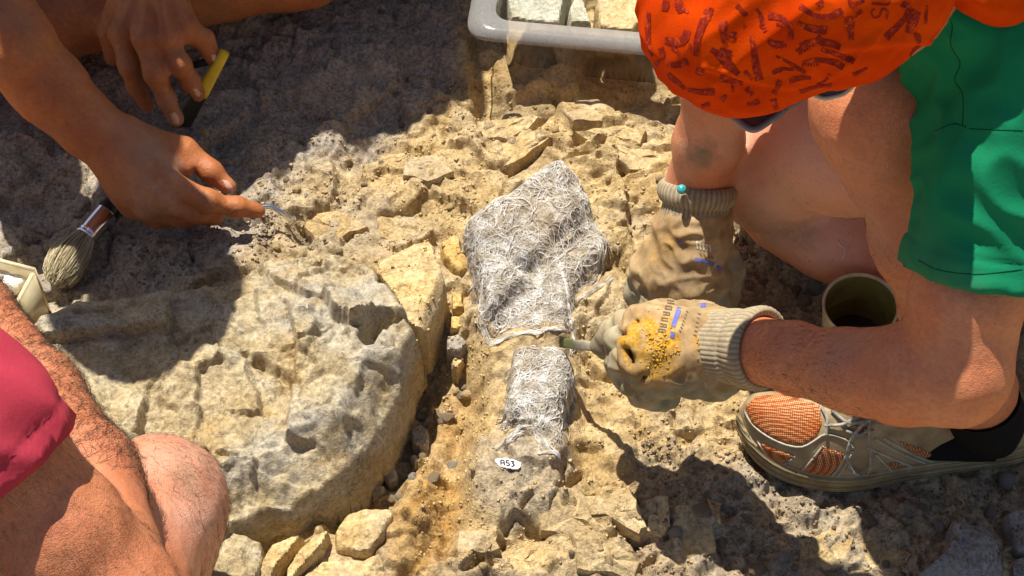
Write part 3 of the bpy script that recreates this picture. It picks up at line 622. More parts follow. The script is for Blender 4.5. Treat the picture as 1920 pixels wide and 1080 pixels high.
def attr_set(me, name, v):
    a = me.attributes.get(name) or me.attributes.new(name, 'FLOAT', 'POINT'); a.data.foreach_set('value', np.asarray(v, np.float32))
def hair(V, F, N, mask, count, length, flow, mat, parent, name, seed=0, rad=0.00012):
    count = int(count * .75)
    r = np.random.default_rng(seed); f = F; w = mask[f].mean(1); w = w / w.sum(); pick = r.choice(len(f), count, p=w)
    bc = r.dirichlet(np.ones(4), count); P0 = (V[f[pick]] * bc[..., None]).sum(1); n = N[f[pick, 0]]
    fl = np.asarray(flow(P0)) + r.normal(0, 0.55, (count, 3)); fl -= n * (fl * n).sum(1, keepdims=True); fl /= np.linalg.norm(fl, axis=1, keepdims=True) + 1e-9
    L = length * r.uniform(0.5, 1.3, count)[:, None]; t = np.linspace(0, 1, 4)
    P = np.stack([P0 + fl * L * a + n * L * (0.42 * a - 0.28 * a * a) - n * 0.0004 for a in t], 1)
    V2, F2 = tubes(P, np.array([1, 0.9, 0.7, 0.15])[None] * rad, 3, False)
    return tag(link(name, mesh_from(V2, F2, name), mat, parent), kind='stuff')
hm = Mat('dark_body_hair', 0.5, 0.4); M['hair'] = hm.done((0.045, 0.022, 0.012))

# ================================================================== person with the orange bandana (right)
LSH = at(1962, 72, .515); RSH = np.array([.425, .165, .435]); PEL = np.array([0.74, 0.06, 0.36])
NECK = (LSH + RSH) / 2 + np.array([-0.04, -0.05, 0.03])
R = SDF()
R.limb([(*LSH, .050)] + ch((1870, 350, .43, .042), (1814, 560, .366, .0400), (1795, 694, .320, .0368)), .02)
R.limb(ch((1795, 700, .320, .0368), (1700, 705, .298, .0335), (1600, 696, .270, .0300), (1480, 671, .235, .0250), (1405, 652, .206, .0232), (1340, 645, .182, .0225)), .025)
RW = at(1308, 345, .135); RE = np.array([.195, .040, .365])
R.limb([(*RSH, .050), (*((RSH + RE) / 2), .045), (*RE, .040)], .02)
R.limb([(*RE, .040), (*(RE * .62 + RW * .38), .0350), (*(RE * .25 + RW * .75), .0285), (*RW, .0255), (*at(1300, 430, .10), .024)], .02)
R.cone(NECK + np.array([0.03, 0, 0.0]), PEL, .105, .125, .05).cone(LSH, RSH, .058, .058, .05).cone(PEL + [0, -.09, 0], PEL + [0, .09, 0], .115, .115, .05)
HC0 = at(1398, 14, .56); HC1 = at(1578, -52, .605)
R.cone(HC0, HC1, .067, .059, .03).cone(HC1, NECK + np.array([0.02, 0, 0.0]), .054, .060, .03)
HAX = (HC1 - HC0) / np.linalg.norm(HC1 - HC0); FACE = np.array([-0.10, 0.12, -1.0]); FACE -= HAX * (FACE @ HAX); FACE /= np.linalg.norm(FACE); EARV = np.cross(HAX, FACE)
R.cone((HC0 + HC1) / 2 + FACE * .03, HC1 + FACE * .050, .056, .036, .03)                       # jaw and chin
R.cone((HC0 * .55 + HC1 * .45) + FACE * .070, (HC0 * .35 + HC1 * .65) + FACE * .092, .008, .011, .008)   # nose
for s_ in (-1, 1):
    R.ell((HC0 * .55 + HC1 * .45) + FACE * .066 + EARV * s_ * .030, (.011, .011, .011), k=.004, sub=True)     # eye hollows
    R.ell((HC0 * .55 + HC1 * .45) + FACE * .058 + EARV * s_ * .030, (.012, .012, .012), k=.003)
    R.ell((HC0 * .45 + HC1 * .55) + EARV * s_ * .056, (.010, .010, .020), k=.006)                             # ears
R.cone(HC0 * .2 + HC1 * .8 + FACE * .085 + EARV * .018, HC0 * .2 + HC1 * .8 + FACE * .085 - EARV * .018, .005, .005, .006)   # lips
# right leg, folded with the knee forward; left leg, foot planted
R.limb([(*at(1468, 288, .122), .062), (*at(1600, 250, .195), .070), (*(PEL + np.array([-.06, .10, -.02])), .095)], .03)
R.ell(at(1452, 318, .10), (.060, .064, .066), k=.03)
R.limb(ch((1478, 388, .066, .048), (1560, 440, .054, .046), (1660, 480, .049, .044), (1800, 512, .046, .034), (1950, 530, .042, .029)), .006)
R.limb([(*at(1950, 530, .045), .030), (*at(2010, 520, .04), .032), (*at(2000, 450, .03), .028)], .02)          # right foot
LK = at(1672, 195, .40)
R.limb([(*LK, .052), (*at(1702, 300, .34), .047), (*at(1748, 440, .265), .047), (*at(1792, 600, .185), .040), (*at(1830, 725, .122), .0290), (*at(1850, 780, .080), .0265)], .025)
R.ell(LK + np.array([-.008, -.004, .0]), (.050, .050, .054), k=.03)
R.limb([(*LK, .054), (*((LK + PEL) / 2 + np.array([0, -.03, .03])), .074), (*(PEL + np.array([-.05, -.09, -.01])), .095)], .03)
R.limb([(*at(1850, 780, .080), .0265), (*at(1800, 812, .040), .016), (*at(1560, 828, .028), .015)], .010)       # left foot, in the shoe
# hands, inside the gloves
R.limb(ch((1340, 645, .180, .022), (1290, 645, .179, .018), (1230, 650, .177, .014)), .02)
R.limb(ch((1300, 430, .10, .022), (1290, 480, .082, .017), (1285, 530, .062, .013)), .02)
V, F = R.mesh(0.0037, 2); N = normals(V, F)
MUS = 0.0022 * n3(V * 20, 3) + 0.0010 * n3(V * 55, 5); V = V + N * MUS[:, None]
me = mesh_from(V, F, 'person')
attr_set(me, 'pale', np.clip(blob(V, at(1540, 300, .19), .17, .8) * .9 + blob(V, at(1560, 430, .10), .09, .8) * .5 + 0.35 * blob(V, at(1680, 350, .32), .14, .9), 0, 1))
dirt = 0.95 * blob(V, at(1318, 285, .205), .020, .6, 1) + 0.75 * blob(V, at(1330, 255, .225), .014, .7, 2) + .6 * blob(V, at(1665, 155, .445), .030, .8, 3) + .7 * blob(V, at(1640, 215, .42), .022, .8, 4) + \
    .45 * blob(V, at(1425, 400, .10), .05, .9, 5) + .5 * blob(V, at(1500, 440, .085), .035, .9, 6) + .3 * blob(V, at(1420, 330, .14), .03, .9, 7)
attr_set(me, 'dirt', dirt); attr_set(me, 'dust', .25 * smooth(0.1, 0.5, n3(V * 14, 9)))
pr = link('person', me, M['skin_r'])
tag(pr, 'crouching person in orange bandana, green t-shirt and work gloves', 'person')
hair(V, F, N, np.clip(blob(V, at(1560, 690, .22), .13, .6), 0.001, 1), 3600, .007, lambda P: np.tile([-1.0, .1, -.4], (len(P), 1)), M['hair'], pr, 'body_hair', 1, .00008)
legm = np.clip(blob(V, at(1680, 350, .32), .16, .6) + blob(V, at(1540, 380, .12), .14, .6), 0, 1) * (V[:, 0] < .6)
hair(V, F, N, np.clip(legm, .0002, 1), 2600, .007, lambda P: np.tile([.1, -.4, -.9], (len(P), 1)), M['hair'], pr, 'leg_hair', 2, .00006)

# green t-shirt
S = SDF(); CUFF = at(1816, 514, .383); CN = at(1790, 690, .320) - at(1852, 350, .43); CN = CN / np.linalg.norm(CN)
S.limb([(*LSH, .060)] + ch((1885, 300, .445, .053), (1814, 566, .362, .0465), (1797, 660, .324, .0465)), .03)
S.cone(LSH, RSH, .060, .062, .05).cone(NECK + np.array([0.045, 0, 0.0]), PEL + np.array([-.05, 0, .0]), .115, .14, .05)
S.cone(at(1780, 60, .48), at(1795, 230, .43), .030, .028, .03).cone(at(1780, 60, .48), LSH + np.array([.0, .06, -.01]), .030, .045, .03)
S.cone(HC1 * .5 + NECK * .5 + np.array([.02, 0, 0]), NECK, .066, .075, .04)
S.limb([(*RSH, .066), (*((RSH + RE) / 2), .058), (*((RSH + RE) / 2 + (RE - RSH) * .12), .058)], .03)
S2 = SDF(); S2.p = S.p; S2.hem(CUFF, CN)
V, F = S2.mesh(0.0038, 1)
# trim the sleeve at its hem: pull what lies beyond onto the hem plane, drop the rest
def trim(V, F, c, n, rad):
    """open the cloth at its hem: drop the flat cap that the cut left"""
    fn = np.cross(V[F[:, 2]] - V[F[:, 0]], V[F[:, 3]] - V[F[:, 1]]); fn /= np.linalg.norm(fn, axis=1, keepdims=True) + 1e-12; fc = V[F].mean(1); h_ = np.median(np.linalg.norm(V[F[:, 0]] - V[F[:, 1]], axis=1))
    cap = (fn @ n > .75) & (np.abs((fc - c) @ n) < h_ * .8) & (np.linalg.norm(fc - c, axis=1) < rad); F = F[~cap]; u = np.unique(F); rm = np.full(len(V), -1); rm[u] = np.arange(len(u)); V = V[u]; F = rm[F]
    for _ in range(3):                                                     # shave single teeth, then lay the edge flat and even
        E = np.sort(np.concatenate([F[:, [0, 1]], F[:, [1, 2]], F[:, [2, 3]], F[:, [3, 0]]]), 1); k_, cnt = np.unique(E, axis=0, return_counts=True); b_ = k_[cnt == 1]; b_ = b_[(np.linalg.norm(V[b_[:, 0]] - c, axis=1) < rad)]
        isb = np.zeros(len(V), bool); isb[b_.ravel()] = True; F = F[isb[F].sum(1) < 3]
    E = np.sort(np.concatenate([F[:, [0, 1]], F[:, [1, 2]], F[:, [2, 3]], F[:, [3, 0]]]), 1); k_, cnt = np.unique(E, axis=0, return_counts=True); b_ = k_[cnt == 1]; b_ = b_[(np.linalg.norm(V[b_[:, 0]] - c, axis=1) < rad)]; bv = np.unique(b_); b2 = np.concatenate([b_, b_[:, ::-1]])
    for it in range(14):
        n_ = np.bincount(b2[:, 0], minlength=len(V)); A = np.stack([np.bincount(b2[:, 0], V[b2[:, 1], i], len(V)) for i in range(3)], -1)[bv] / n_[bv][:, None]; V[bv] = V[bv] * .5 + A * .5; V[bv] -= .6 * np.outer((V[bv] - c) @ n, n)
    return V, F, normals(V, F)
V, F, N = trim(V, F, CUFF, CN, .13)
hem = np.exp(-(((V - CUFF) @ CN + .022) / .0022) ** 2) * (np.linalg.norm(V - CUFF, axis=1) < .09)
V = wrinkle(V, N, [((-.2, -.5, -.8), 3, 20, 1.0), ((1, .3, -.5), 4, 34, 1.1)], .0042, 3) - N * (hem * .0016)[:, None]
Nn = normals(V, F)
me = mesh_from(V, F, 't_shirt'); attr_set(me, 'dirt', .15 * smooth(.2, .6, n3(V * 9, 2)))
shirt = link('t_shirt', me, M['green'], pr); tag(shirt, 'green cotton t-shirt with dark seams')
sm = shirt.modifiers.new('thickness', 'SOLIDIFY'); sm.thickness = .0022; sm.offset = -1
BV = {}
def bvh_of(key, V, F): BV[key] = BVHTree.FromPolygons([tuple(v) for v in V], [tuple(int(i) for i in f) for f in F]); return BV[key]
def hit(key, px, py, off=0.0):
    d = FWD + RGT * ((px - 960) / 960 * HALF_W) + UPV * ((540 - py) / 960 * HALF_W); d = d / np.linalg.norm(d)
    h = BV[key].ray_cast(Vector(CAM), Vector(d), 5.0)
    if h[0] is None: return None
    n = np.array(h[1]); n = n if n @ d < 0 else -n
    return np.array(h[0]) + n * off
def line_on(key, pts, n=40, off=0.0004):
    P = spline(np.array(pts, float), n); o = [hit(key, x, y, off) for x, y in P]; o = [q for q in o if q is not None]; return np.array(o)
def cord_on(key, pts, rad, mat, parent, name, n=40, off=0.0, label=None, sides=6):
    P = line_on(key, pts, n, off)
    if len(P) < 4: return None
    V_, F_ = tubes(P[None], rad, sides); return tag(link(name, mesh_from(V_, F_, name), mat, parent), label)
def strip_on(key, pts, width, mat, parent, name, n=24, off=0.0006, label=None, taper=0.0):
    """a flat strip (print, tape, overlay) laid on a surface; width in photo pixels"""
    P = spline(np.array(pts, float), n); T = np.gradient(P, axis=0); T /= np.linalg.norm(T, axis=1, keepdims=True) + 1e-9; Q = np.stack([-T[:, 1], T[:, 0]], -1)
    w = width * (1 - taper * np.abs(np.linspace(-1, 1, n)) ** 2) * (1 + (.28 * np.sin(np.linspace(0, 1, n) * (3 + abs(pts[0][0]) % 5) + pts[0][1]) if n == 14 else 0)); P = P + (NR.normal(0, .45, P.shape) if n == 14 else 0); rows = 5; G = []
    for k in np.linspace(-.5, .5, rows): G.append([hit(key, *(P[i] + Q[i] * w[i] * k), off) for i in range(n)])
    V_ = []; ix = {}
    for r_ in range(rows):
        for i in range(n):
            if G[r_][i] is not None: ix[r_, i] = len(V_); V_.append(G[r_][i])
    F_ = [(ix[r_, i], ix[r_, i + 1], ix[r_ + 1, i + 1], ix[r_ + 1, i]) for r_ in range(rows - 1) for i in range(n - 1) if all(q in ix for q in ((r_, i), (r_, i + 1), (r_ + 1, i + 1), (r_ + 1, i)))]
    F_ = [f for f in F_ if max(np.linalg.norm(V_[f[0]] - V_[f[2]]), np.linalg.norm(V_[f[1]] - V_[f[3]])) < .02]
    if not F_: return None
    return V_, F_
def patch_on(key, poly, mat, parent, name, step=4, off=0.0012, label=None):
    """a panel cut to an outline traced in the photo and laid on a surface"""
    P = np.array(poly, float); xs = np.arange(P[:, 0].min(), P[:, 0].max() + step, step); ys = np.arange(P[:, 1].min(), P[:, 1].max() + step, step); x, y = np.meshgrid(xs, ys)
    sd = poly_sd(x, y, P); # pull rim points onto the outline
    V_ = []; ix = {}
    for j in range(x.shape[0]):
        for i in range(x.shape[1]):
            if sd[j, i] > -step * .75:
                qx, qy = x[j, i], y[j, i]
                if sd[j, i] < 0:
                    best = None
                    for a, b in zip(P, np.roll(P, -1, 0)):
                        ab = b - a; t = np.clip(((qx - a[0]) * ab[0] + (qy - a[1]) * ab[1]) / (ab @ ab + 1e-9), 0, 1); c = a + t * ab; dd = np.hypot(*(c - (qx, qy)))
                        if best is None or dd < best[0]: best = (dd, c)
                    qx, qy = best[1]
                h = hit(key, qx, qy, off if sd[j, i] > step * .4 else off * .4)
                if h is not None: ix[j, i] = len(V_); V_.append(h)
    F_ = []
    for j in range(x.shape[0] - 1):
        for i in range(x.shape[1] - 1):
            q = [(j, i), (j, i + 1), (j + 1, i + 1), (j + 1, i)]; q = [ix[k] for k in q if k in ix]
            if len(q) == 4: F_.append(tuple(q))
    if not F_: return None
    return tag(link(name, mesh_from(np.array(V_), np.array(F_), name), mat, parent), label)
bvh_of('shirt', V, F)
sm_ = Mat('dark_green_thread', .9, .1); M['seam'] = sm_.done((0.002, 0.075, 0.034))
for pts in ([(1768, 18), (1785, 45), (1783, 85), (1800, 118), (1790, 150), (1805, 178), (1805, 234)], [(1752, 246), (1785, 233), (1806, 236), (1825, 242), (1918, 244)], [(1722, 488), (1760, 506), (1830, 514), (1918, 505)]):
    cord_on('shirt', pts, .00045, M['seam'], shirt, 'seam', 50)

# bandana
Bn = SDF(); Bn.cone(HC0, HC1, .0752, .0680, .03).cone(HC1, HC1 + HAX * .02, .066, .056, .03)
V, F = Bn.mesh(0.0022, 2); N = normals(V, F)
open_ = ((V - (HC0 + HC1) / 2) @ FACE > .050) | ((V - HC1) @ HAX > .066); kf = ~open_[F].all(1); F = F[kf]; u = np.unique(F); rm = np.full(len(V), -1); rm[u] = np.arange(len(u)); V = V[u]; F = rm[F]; N = normals(V, F)
V = wrinkle(V, N, [(HAX + .3 * EARV, 4, 24, 1.0), (HAX - .4 * FACE, 4, 46, .7)], .0028, 8)
def crease(V, N, px, z0, dep, w):
    Pl = np.array([at(x, y, z0) for x, y in px]); u = V - CAM; wv = u @ FWD; X_ = 960 + 960 * (u @ RGT) / wv / HALF_W; Y_ = 540 - 960 * (u @ UPV) / wv / HALF_W
    d, t = seg_dist(X_, Y_, np.array(px, float)); return V + N * (dep * np.exp(-(d / w) ** 2))[:, None]
V = crease(V, N, [(1320, 128), (1400, 150), (1480, 165), (1560, 165)], .43, .0022, 7); V = crease(V, N, [(1325, 140), (1400, 161), (1480, 176), (1560, 172)], .43, -.0022, 7)
V = crease(V, N, [(1650, 60), (1600, 112), (1560, 140)], .43, .0020, 6); V = crease(V, N, [(1560, 95), (1640, 82), (1740, 78)], .43, .0022, 9); V = crease(V, N, [(1560, 110), (1640, 100), (1730, 92)], .43, -.0020, 9)
m = Mat('orange_bandana_cloth', .9, .05)
c = m.ramp(m.noise(24, 5, .6), [(.3, (.50, .030, .0005)), (.65, (.68, .066, .001))])
nb = m.bump(m.noise(500, 3, .6), .25, .0008); nb = m.bump(m.math('ADD', m.wave(700, dir='X'), m.wave(700, dir='Y')), .12, .0004, nb)
M['orange'] = m.done(c, nb)
me = mesh_from(V, F, 'bandana'); band = link('bandana', me, M['orange'], pr); tag(band, 'orange bandana printed with dark red lettering')
sm = band.modifiers.new('thickness', 'SOLIDIFY'); sm.thickness = .0016; sm.offset = -1
bvh_of('band', V, F)
# its knotted tail lying on the shoulder
T_ = SDF(); q = [at(1800, -60, .600), at(1845, -30, .596), at(1885, -18, .590), at(1940, -30, .585)]
T_.limb([(*p, r) for p, r in zip(q, (.014, .016, .018, .016))], .02).limb([(*at(1690, -60, .62), .02), (*at(1750, -75, .61), .018), (*q[0], .016)], .02)
Vt, Ft = T_.mesh(.0025, 1); Nt = normals(Vt, Ft); Vt = wrinkle(Vt, Nt, [((1, .1, 0), 10, 60, 1)], .002, 2); link('bandana_tail', mesh_from(Vt, Ft, 'bandana_tail'), M['orange'], band)
# print
pm = Mat('dark_red_print', .85, .15); M['print'] = pm.done(pm.ramp(pm.noise(190, 6, .75, .4), [(.36, (.16, .010, .005)), (.54, (.30, .020, .007)), (.66, (.70, .085, .006))]))
marks = [([(1250, 0), (1247, 20)], 11), ([(1272, 0), (1276, 25)], 13), ([(1335, 15), (1330, 28)], 9), ([(1217, 25), (1215, 55), (1218, 85), (1223, 105)], 8), ([(1330, 20), (1318, 45), (1308, 75), (1304, 105)], 13), ([(1290, 57), (1282, 75), (1262, 78), (1248, 74)], 12),
         ([(1357, 38), (1356, 55), (1360, 80)], 14), ([(1334, 92), (1358, 112), (1385, 140)], 15), ([(1410, 68), (1414, 95), (1418, 125), (1424, 150)], 12), ([(1440, 28), (1465, 34), (1482, 52), (1482, 75)], 13), ([(1440, 75), (1452, 83), (1470, 83)], 10),
         ([(1428, 45), (1436, 58)], 8), ([(1500, 10), (1522, 26), (1550, 32), (1580, 20)], 13), ([(1496, 42), (1515, 52), (1550, 58)], 12), ([(1592, 32), (1594, 55), (1597, 76)], 14), ([(1500, 88), (1520, 80), (1550, 80), (1575, 88)], 11), ([(1497, 90), (1504, 100)], 12),
         ([(1540, 92), (1575, 105), (1602, 116)], 9), ([(1505, 118), (1530, 112), (1560, 116), (1582, 126)], 9), ([(1455, 105), (1480, 118), (1510, 136)], 6), ([(1448, 138), (1465, 130), (1488, 130)], 7), ([(1350, 146), (1368, 150), (1392, 156)], 11), ([(1290, 168), (1315, 172), (1340, 172)], 11),
         ([(1252, 138), (1268, 152), (1285, 168)], 8), ([(1305, 132), (1320, 136)], 11), ([(1480, 152), (1500, 146), (1520, 146)], 8), ([(1450, 185), (1456, 205)], 12), ([(1400, 166), (1412, 178)], 10), ([(1660, 72), (1690, 42), (1710, 15)], 14), ([(1702, 62), (1712, 40), (1722, 22)], 14),
         ([(1590, 0), (1600, 8), (1620, 2)], 6), ([(1535, 2), (1540, 9)], 16), ([(1250, 118), (1270, 122), (1290, 115)], 11), ([(1700, 5), (1695, 15)], 14), ([(1738, 10), (1735, 45)], 5), ([(1240, 90), (1246, 104)], 9), ([(1500, 172), (1530, 163), (1560, 158)], 7), ([(1600, 140), (1625, 128)], 6)]
rq = random.Random(5)
for _ in range(70):
    x_, y_ = rq.uniform(1205, 1750), rq.uniform(2, 200); a_ = rq.uniform(0, 3.14); l_ = rq.uniform(5, 16)
    if min(math.hypot(x_ - p[0], y_ - p[1]) for m_ in marks for p in m_[0]) > 13 and math.hypot(x_ - 1650, y_ - 20) > 34: marks.append(([(x_ - l_ * math.cos(a_), y_ - l_ * math.sin(a_)), (x_ + rq.uniform(-3, 3), y_ + rq.uniform(-3, 3)), (x_ + l_ * math.cos(a_), y_ + l_ * math.sin(a_))], rq.uniform(4, 11)))
# letters S and I, drawn as strokes, turned as they lie on the cloth
marks += [([(1638, 16), (1633, 24), (1640, 34), (1650, 28), (1654, 17), (1664, 20), (1662, 36)], 3.5), ([(1634, 6), (1664, 8), (1668, 2)], 3.5)]
for x0, y0, dx, dy, n_ in ((1551, 93, 6.5, 2.2, 8), (1505, 122, 5.5, -.4, 6), (1412, 92, 1.2, 6, 9), (1455, 88, 6, -1, 4), (1500, 98, 5, -2, 5)):      # small lettering along the bars
    for k in range(n_):
        a = (x0 + dx * k, y0 + dy * k); nx_ = np.array([-dy, dx]) / math.hypot(dx, dy) * 3.2; marks.append(([(a[0] - nx_[0], a[1] - nx_[1]), (a[0] + nx_[0] * (.2 + .8 * RND.random()), a[1] + nx_[1])], 2.2))
VV = []; FF = []
for pts, w in marks:
    if len(pts) == 2: pts = [pts[0], ((pts[0][0] + pts[1][0]) / 2, (pts[0][1] + pts[1][1]) / 2), pts[1]]
    r_ = strip_on('band', pts, w, None, None, '', n=14, off=.0004)
    if r_: o_ = sum(len(v) for v in VV); VV.append(np.array(r_[0])); FF.append(np.array(r_[1]) + o_)
pt = link('print', mesh_from(np.vstack(VV), np.vstack(FF), 'print'), M['print'], band); tag(pt, 'dark red arcs, bars and letters printed on the bandana', kind='stuff')

# ------------------------------------------------------------------ gloves
def glove_mat():
    m = Mat('dirty_cotton_glove', .9, .15)
    c = m.ramp(m.noise(45, 6, .65), [(.3, (.22, .135, .058)), (.5, (.37, .25, .125)), (.72, (.49, .37, .215))])
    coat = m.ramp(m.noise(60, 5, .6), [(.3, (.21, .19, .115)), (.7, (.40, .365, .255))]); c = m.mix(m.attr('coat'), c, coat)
    st = m.math('MULTIPLY', m.attr('stain'), m.ramp(m.noise(150, 7, .75, .5), [(.40, 0.), (.56, 1.0)]), clamp=True); c = m.mix(st, c, m.ramp(m.noise(330, 3, .6), [(.35, (.34, .15, .02)), (.65, (.60, .35, .04))]))
    gr = m.math('MULTIPLY', m.attr('grime'), m.ramp(m.noise(80, 6, .7), [(.3, .2), (.6, 1.0)]), clamp=True); c = m.mix(gr, c, (.17, .12, .065))
    nb = m.bump(m.math('ADD', m.wave(520, dir='X'), m.wave(520, dir='Y')), .2, .0006); nb = m.bump(m.noise(240, 5, .65), .4, .0014, nb)
    return m.done(c, nb)
M['glove'] = glove_mat()
def cuff_mat():
    m = Mat('knit_cuff', .95, .1); c = m.ramp(m.noise(120, 6, .7), [(.3, (.30, .24, .15)), (.7, (.52, .44, .30))]); c = m.mix(m.math('MULTIPLY', m.attr('rib'), .75), c, (.16, .12, .07))
    return m.done(c, m.bump(m.noise(700, 4, .7), .4, .001))
M['cuff'] = cuff_mat()
def lathe(axis_pts, prof, nseg=96, ribs=0, ribamp=0.0, mat=None, parent=None, name='cuff', squash=None, wob=0.0, seed=0):
    """prof: list of (t along the axis in m, radius); ribs run along the axis"""
    a = np.array(axis_pts[0]); d = np.array(axis_pts[1]) - a; d /= np.linalg.norm(d); ref = np.array([0, 0, 1.0]); u = np.cross(d, ref); u /= np.linalg.norm(u); v = np.cross(u, d)
    pr_ = spline(np.array(prof, float), 40) if len(prof) > 2 else np.array(prof, float); th = np.arange(nseg) * 2 * np.pi / nseg; rib = np.cos(th * ribs) if ribs else np.zeros(nseg)
    t = pr_[:, 0][:, None]; r = pr_[:, 1][:, None] + ribamp * rib[None, :]
    if wob: r = r * (1 + wob * np.sin(2 * th + seed)[None] + wob * .6 * np.sin(3 * th + 2 * t * 60 + seed)[None])
    V = a + t[..., None] * d + (r * np.cos(th))[..., None] * u * (squash[0] if squash else 1) + (r * np.sin(th))[..., None] * v * (squash[1] if squash else 1)
    n, k = len(pr_), nseg; ii = np.arange(n * k).reshape(n, k); A = ii[:-1]; B = ii[1:]; F = np.stack([A, B, np.roll(B, -1, 1), np.roll(A, -1, 1)], -1).reshape(-1, 4)
    return link(name, mesh_from(V.reshape(-1, 3), F, name, {'rib': np.broadcast_to(.5 - .5 * rib, (n, k)).ravel()}), mat, parent)
# left glove, closed round the tool
GL = SDF(); FG = []
mc = ch((1340, 645, 0.181, .027))[0]
for a, r in (((1206, 608, 0.183), .0165), ((1198, 645, 0.190), .0165), ((1205, 682, 0.183), .016), ((1226, 712, 0.169), .0145)): GL.cone(mc[:3], at(*a), .025, r, .012)
GL.limb(ch((1310, 615, 0.165, .022), (1228, 597, 0.165, .0145)), .015)
GL.cone(at(1240, 700, 0.155), at(1352, 712, 0.163), .017, .016, .018)
fingers = [[(1208, 611, 0.183, .0125), (1163, 640, 0.164, .0112), (1163, 684, 0.145, .0105), (1190, 704, 0.142, .0098)], [(1200, 650, 0.187, .0125), (1166, 684, 0.162, .0112), (1182, 716, 0.140, .0105), (1208, 724, 0.135, .0098)],
           [(1206, 685, 0.180, .0125), (1184, 717, 0.153, .011), (1206, 738, 0.133, .0105), (1232, 738, 0.133, .0098)], [(1226, 714, 0.168, .0115), (1210, 738, 0.145, .0105), (1232, 748, 0.130, .010), (1252, 744, 0.131, .0092)],
           [(1230, 598, 0.165, .0145), (1174, 612, 0.157, .0128), (1150, 630, 0.145, .0118), (1134, 648, 0.133, .0100)]]
for f in fingers: GL.limb(ch(*f), .0035)
for x_, y_, r_, zb_ in ((1180, 656, .0046, .164), (1184, 668, .0046, .162), (1187, 680, .0040, .158), (1208, 706, .0030, .150), (1174, 629, .0036, .160), (1196, 606, .0034, .170)): GL.cone(at(x_, y_, zb_), at(x_, y_, zb_ + .07), r_ * .6, r_ * 1.25, .003, True)
V, F = GL.mesh(.0020, 1); N = normals(V, F)
V = wrinkle(V, N, [((1, 0, .2), 22, 62, 1), ((0, 1, .3), 20, 75, 1)], .0021, 4)
fd = np.min([np.linalg.norm(V - at(*p[:3]), axis=1) for f in fingers for p in f[1:]], 0)
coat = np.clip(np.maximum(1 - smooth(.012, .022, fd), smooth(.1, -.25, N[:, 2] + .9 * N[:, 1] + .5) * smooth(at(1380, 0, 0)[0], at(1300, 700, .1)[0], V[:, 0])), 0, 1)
me = mesh_from(V, F, 'glove'); attr_set(me, 'coat', coat)
attr_set(me, 'stain', 1.5 * blob(V, at(1215, 640, 0.200), .034, .6, 1) + .9 * blob(V, at(1235, 665, 0.203), .03, .7, 3) + .8 * blob(V, at(1225, 695, 0.185), .022, .7, 6) + .6 * blob(V, at(1310, 645, 0.205), .012, .7, 4)); attr_set(me, 'grime', .6 * blob(V, at(1200, 700, 0.175), .04, .8, 5) + .45 * smooth(.1, .5, n3(V * 35, 9)))
gl = link('glove', me, M['glove'], pr); tag(gl, 'beige work glove with yellow stains, closed round a tool'); bvh_of('gl', V, F)
W0 = at(1420, 653, 0.213); W1 = at(1330, 645, 0.180)
cf = lathe((W0, W1), [(-.006, .0275), (-.008, .0325), (-.002, .0355), (.010, .0335), (.018, .0308), (.022, .0318), (.034, .0308), (.046, .0300), (.050, .0280)], 140, 46, .0006, M['cuff'], gl, 'cuff', wob=.02, seed=1)
# right glove, pressed palm-down on the ground
GR = SDF(); m0 = at(1302, 425, .105)
for a, r in (((1218, 508, .068), .0175), ((1246, 522, .076), .018), ((1288, 530, .078), .018), ((1332, 522, .072), .0175)): GR.cone(m0, at(*a), .027, r, .014)
fr = [[(1218, 508, .068, .0145), (1204, 548, .045, .0125), (1214, 580, .016, .0105)], [(1246, 522, .074, .0145), (1236, 572, .05, .0128), (1240, 605, .018, .0105)], [(1288, 530, .076, .0148), (1282, 585, .05, .013), (1278, 615, .018, .011)],
      [(1332, 522, .070, .0145), (1336, 572, .05, .0128), (1326, 608, .018, .0105)], [(1335, 455, .09, .018), (1358, 505, .065, .0145), (1362, 560, .035, .0115)]]
for f in fr: GR.limb(ch(*f), .006)
V, F = GR.mesh(.0020, 1); N = normals(V, F); V = wrinkle(V, N, [((1, .3, 0), 12, 50, 1), ((.3, 1, -.5), 16, 66, .9)], .0030, 6)
fd = np.min([np.linalg.norm(V - at(*p[:3]), axis=1) for f in fr for p in f[1:]], 0); me = mesh_from(V, F, 'glove')
attr_set(me, 'coat', np.clip(1 - smooth(.016, .034, fd), 0, 1) * .8); attr_set(me, 'stain', .5 * blob(V, at(1240, 470, .10), .03, .8, 2)); attr_set(me, 'grime', .8 * blob(V, at(1275, 515, .09), .035, .8, 5) + .5 * blob(V, at(1225, 470, .10), .03, .8, 8))
gr = link('glove', me, M['glove'], pr); tag(gr, 'dusty beige work glove pressed flat on the ground'); bvh_of('gr', V, F)
C0 = at(1308, 352, .135); C1 = at(1300, 432, .104)
lathe((C0, C1), [(-.002, .0285), (-.005, .0325), (-.001, .0365), (.006, .0375), (.013, .0350), (.016, .0315), (.022, .0320), (.032, .0325), (.042, .0335), (.048, .0310)], 140, 44, .0006, M['cuff'], gr, 'cuff', wob=.015, seed=3)
ink = Mat('worn_dark_ink', .9, .1); M['ink'] = ink.done((.15, .105, .065)); bl = Mat('worn_blue_ink', .85, .2); M['blue'] = bl.done(bl.ramp(bl.noise(260, 4, .7), [(.3, (.07, .09, .33)), (.7, (.17, .18, .42))]))
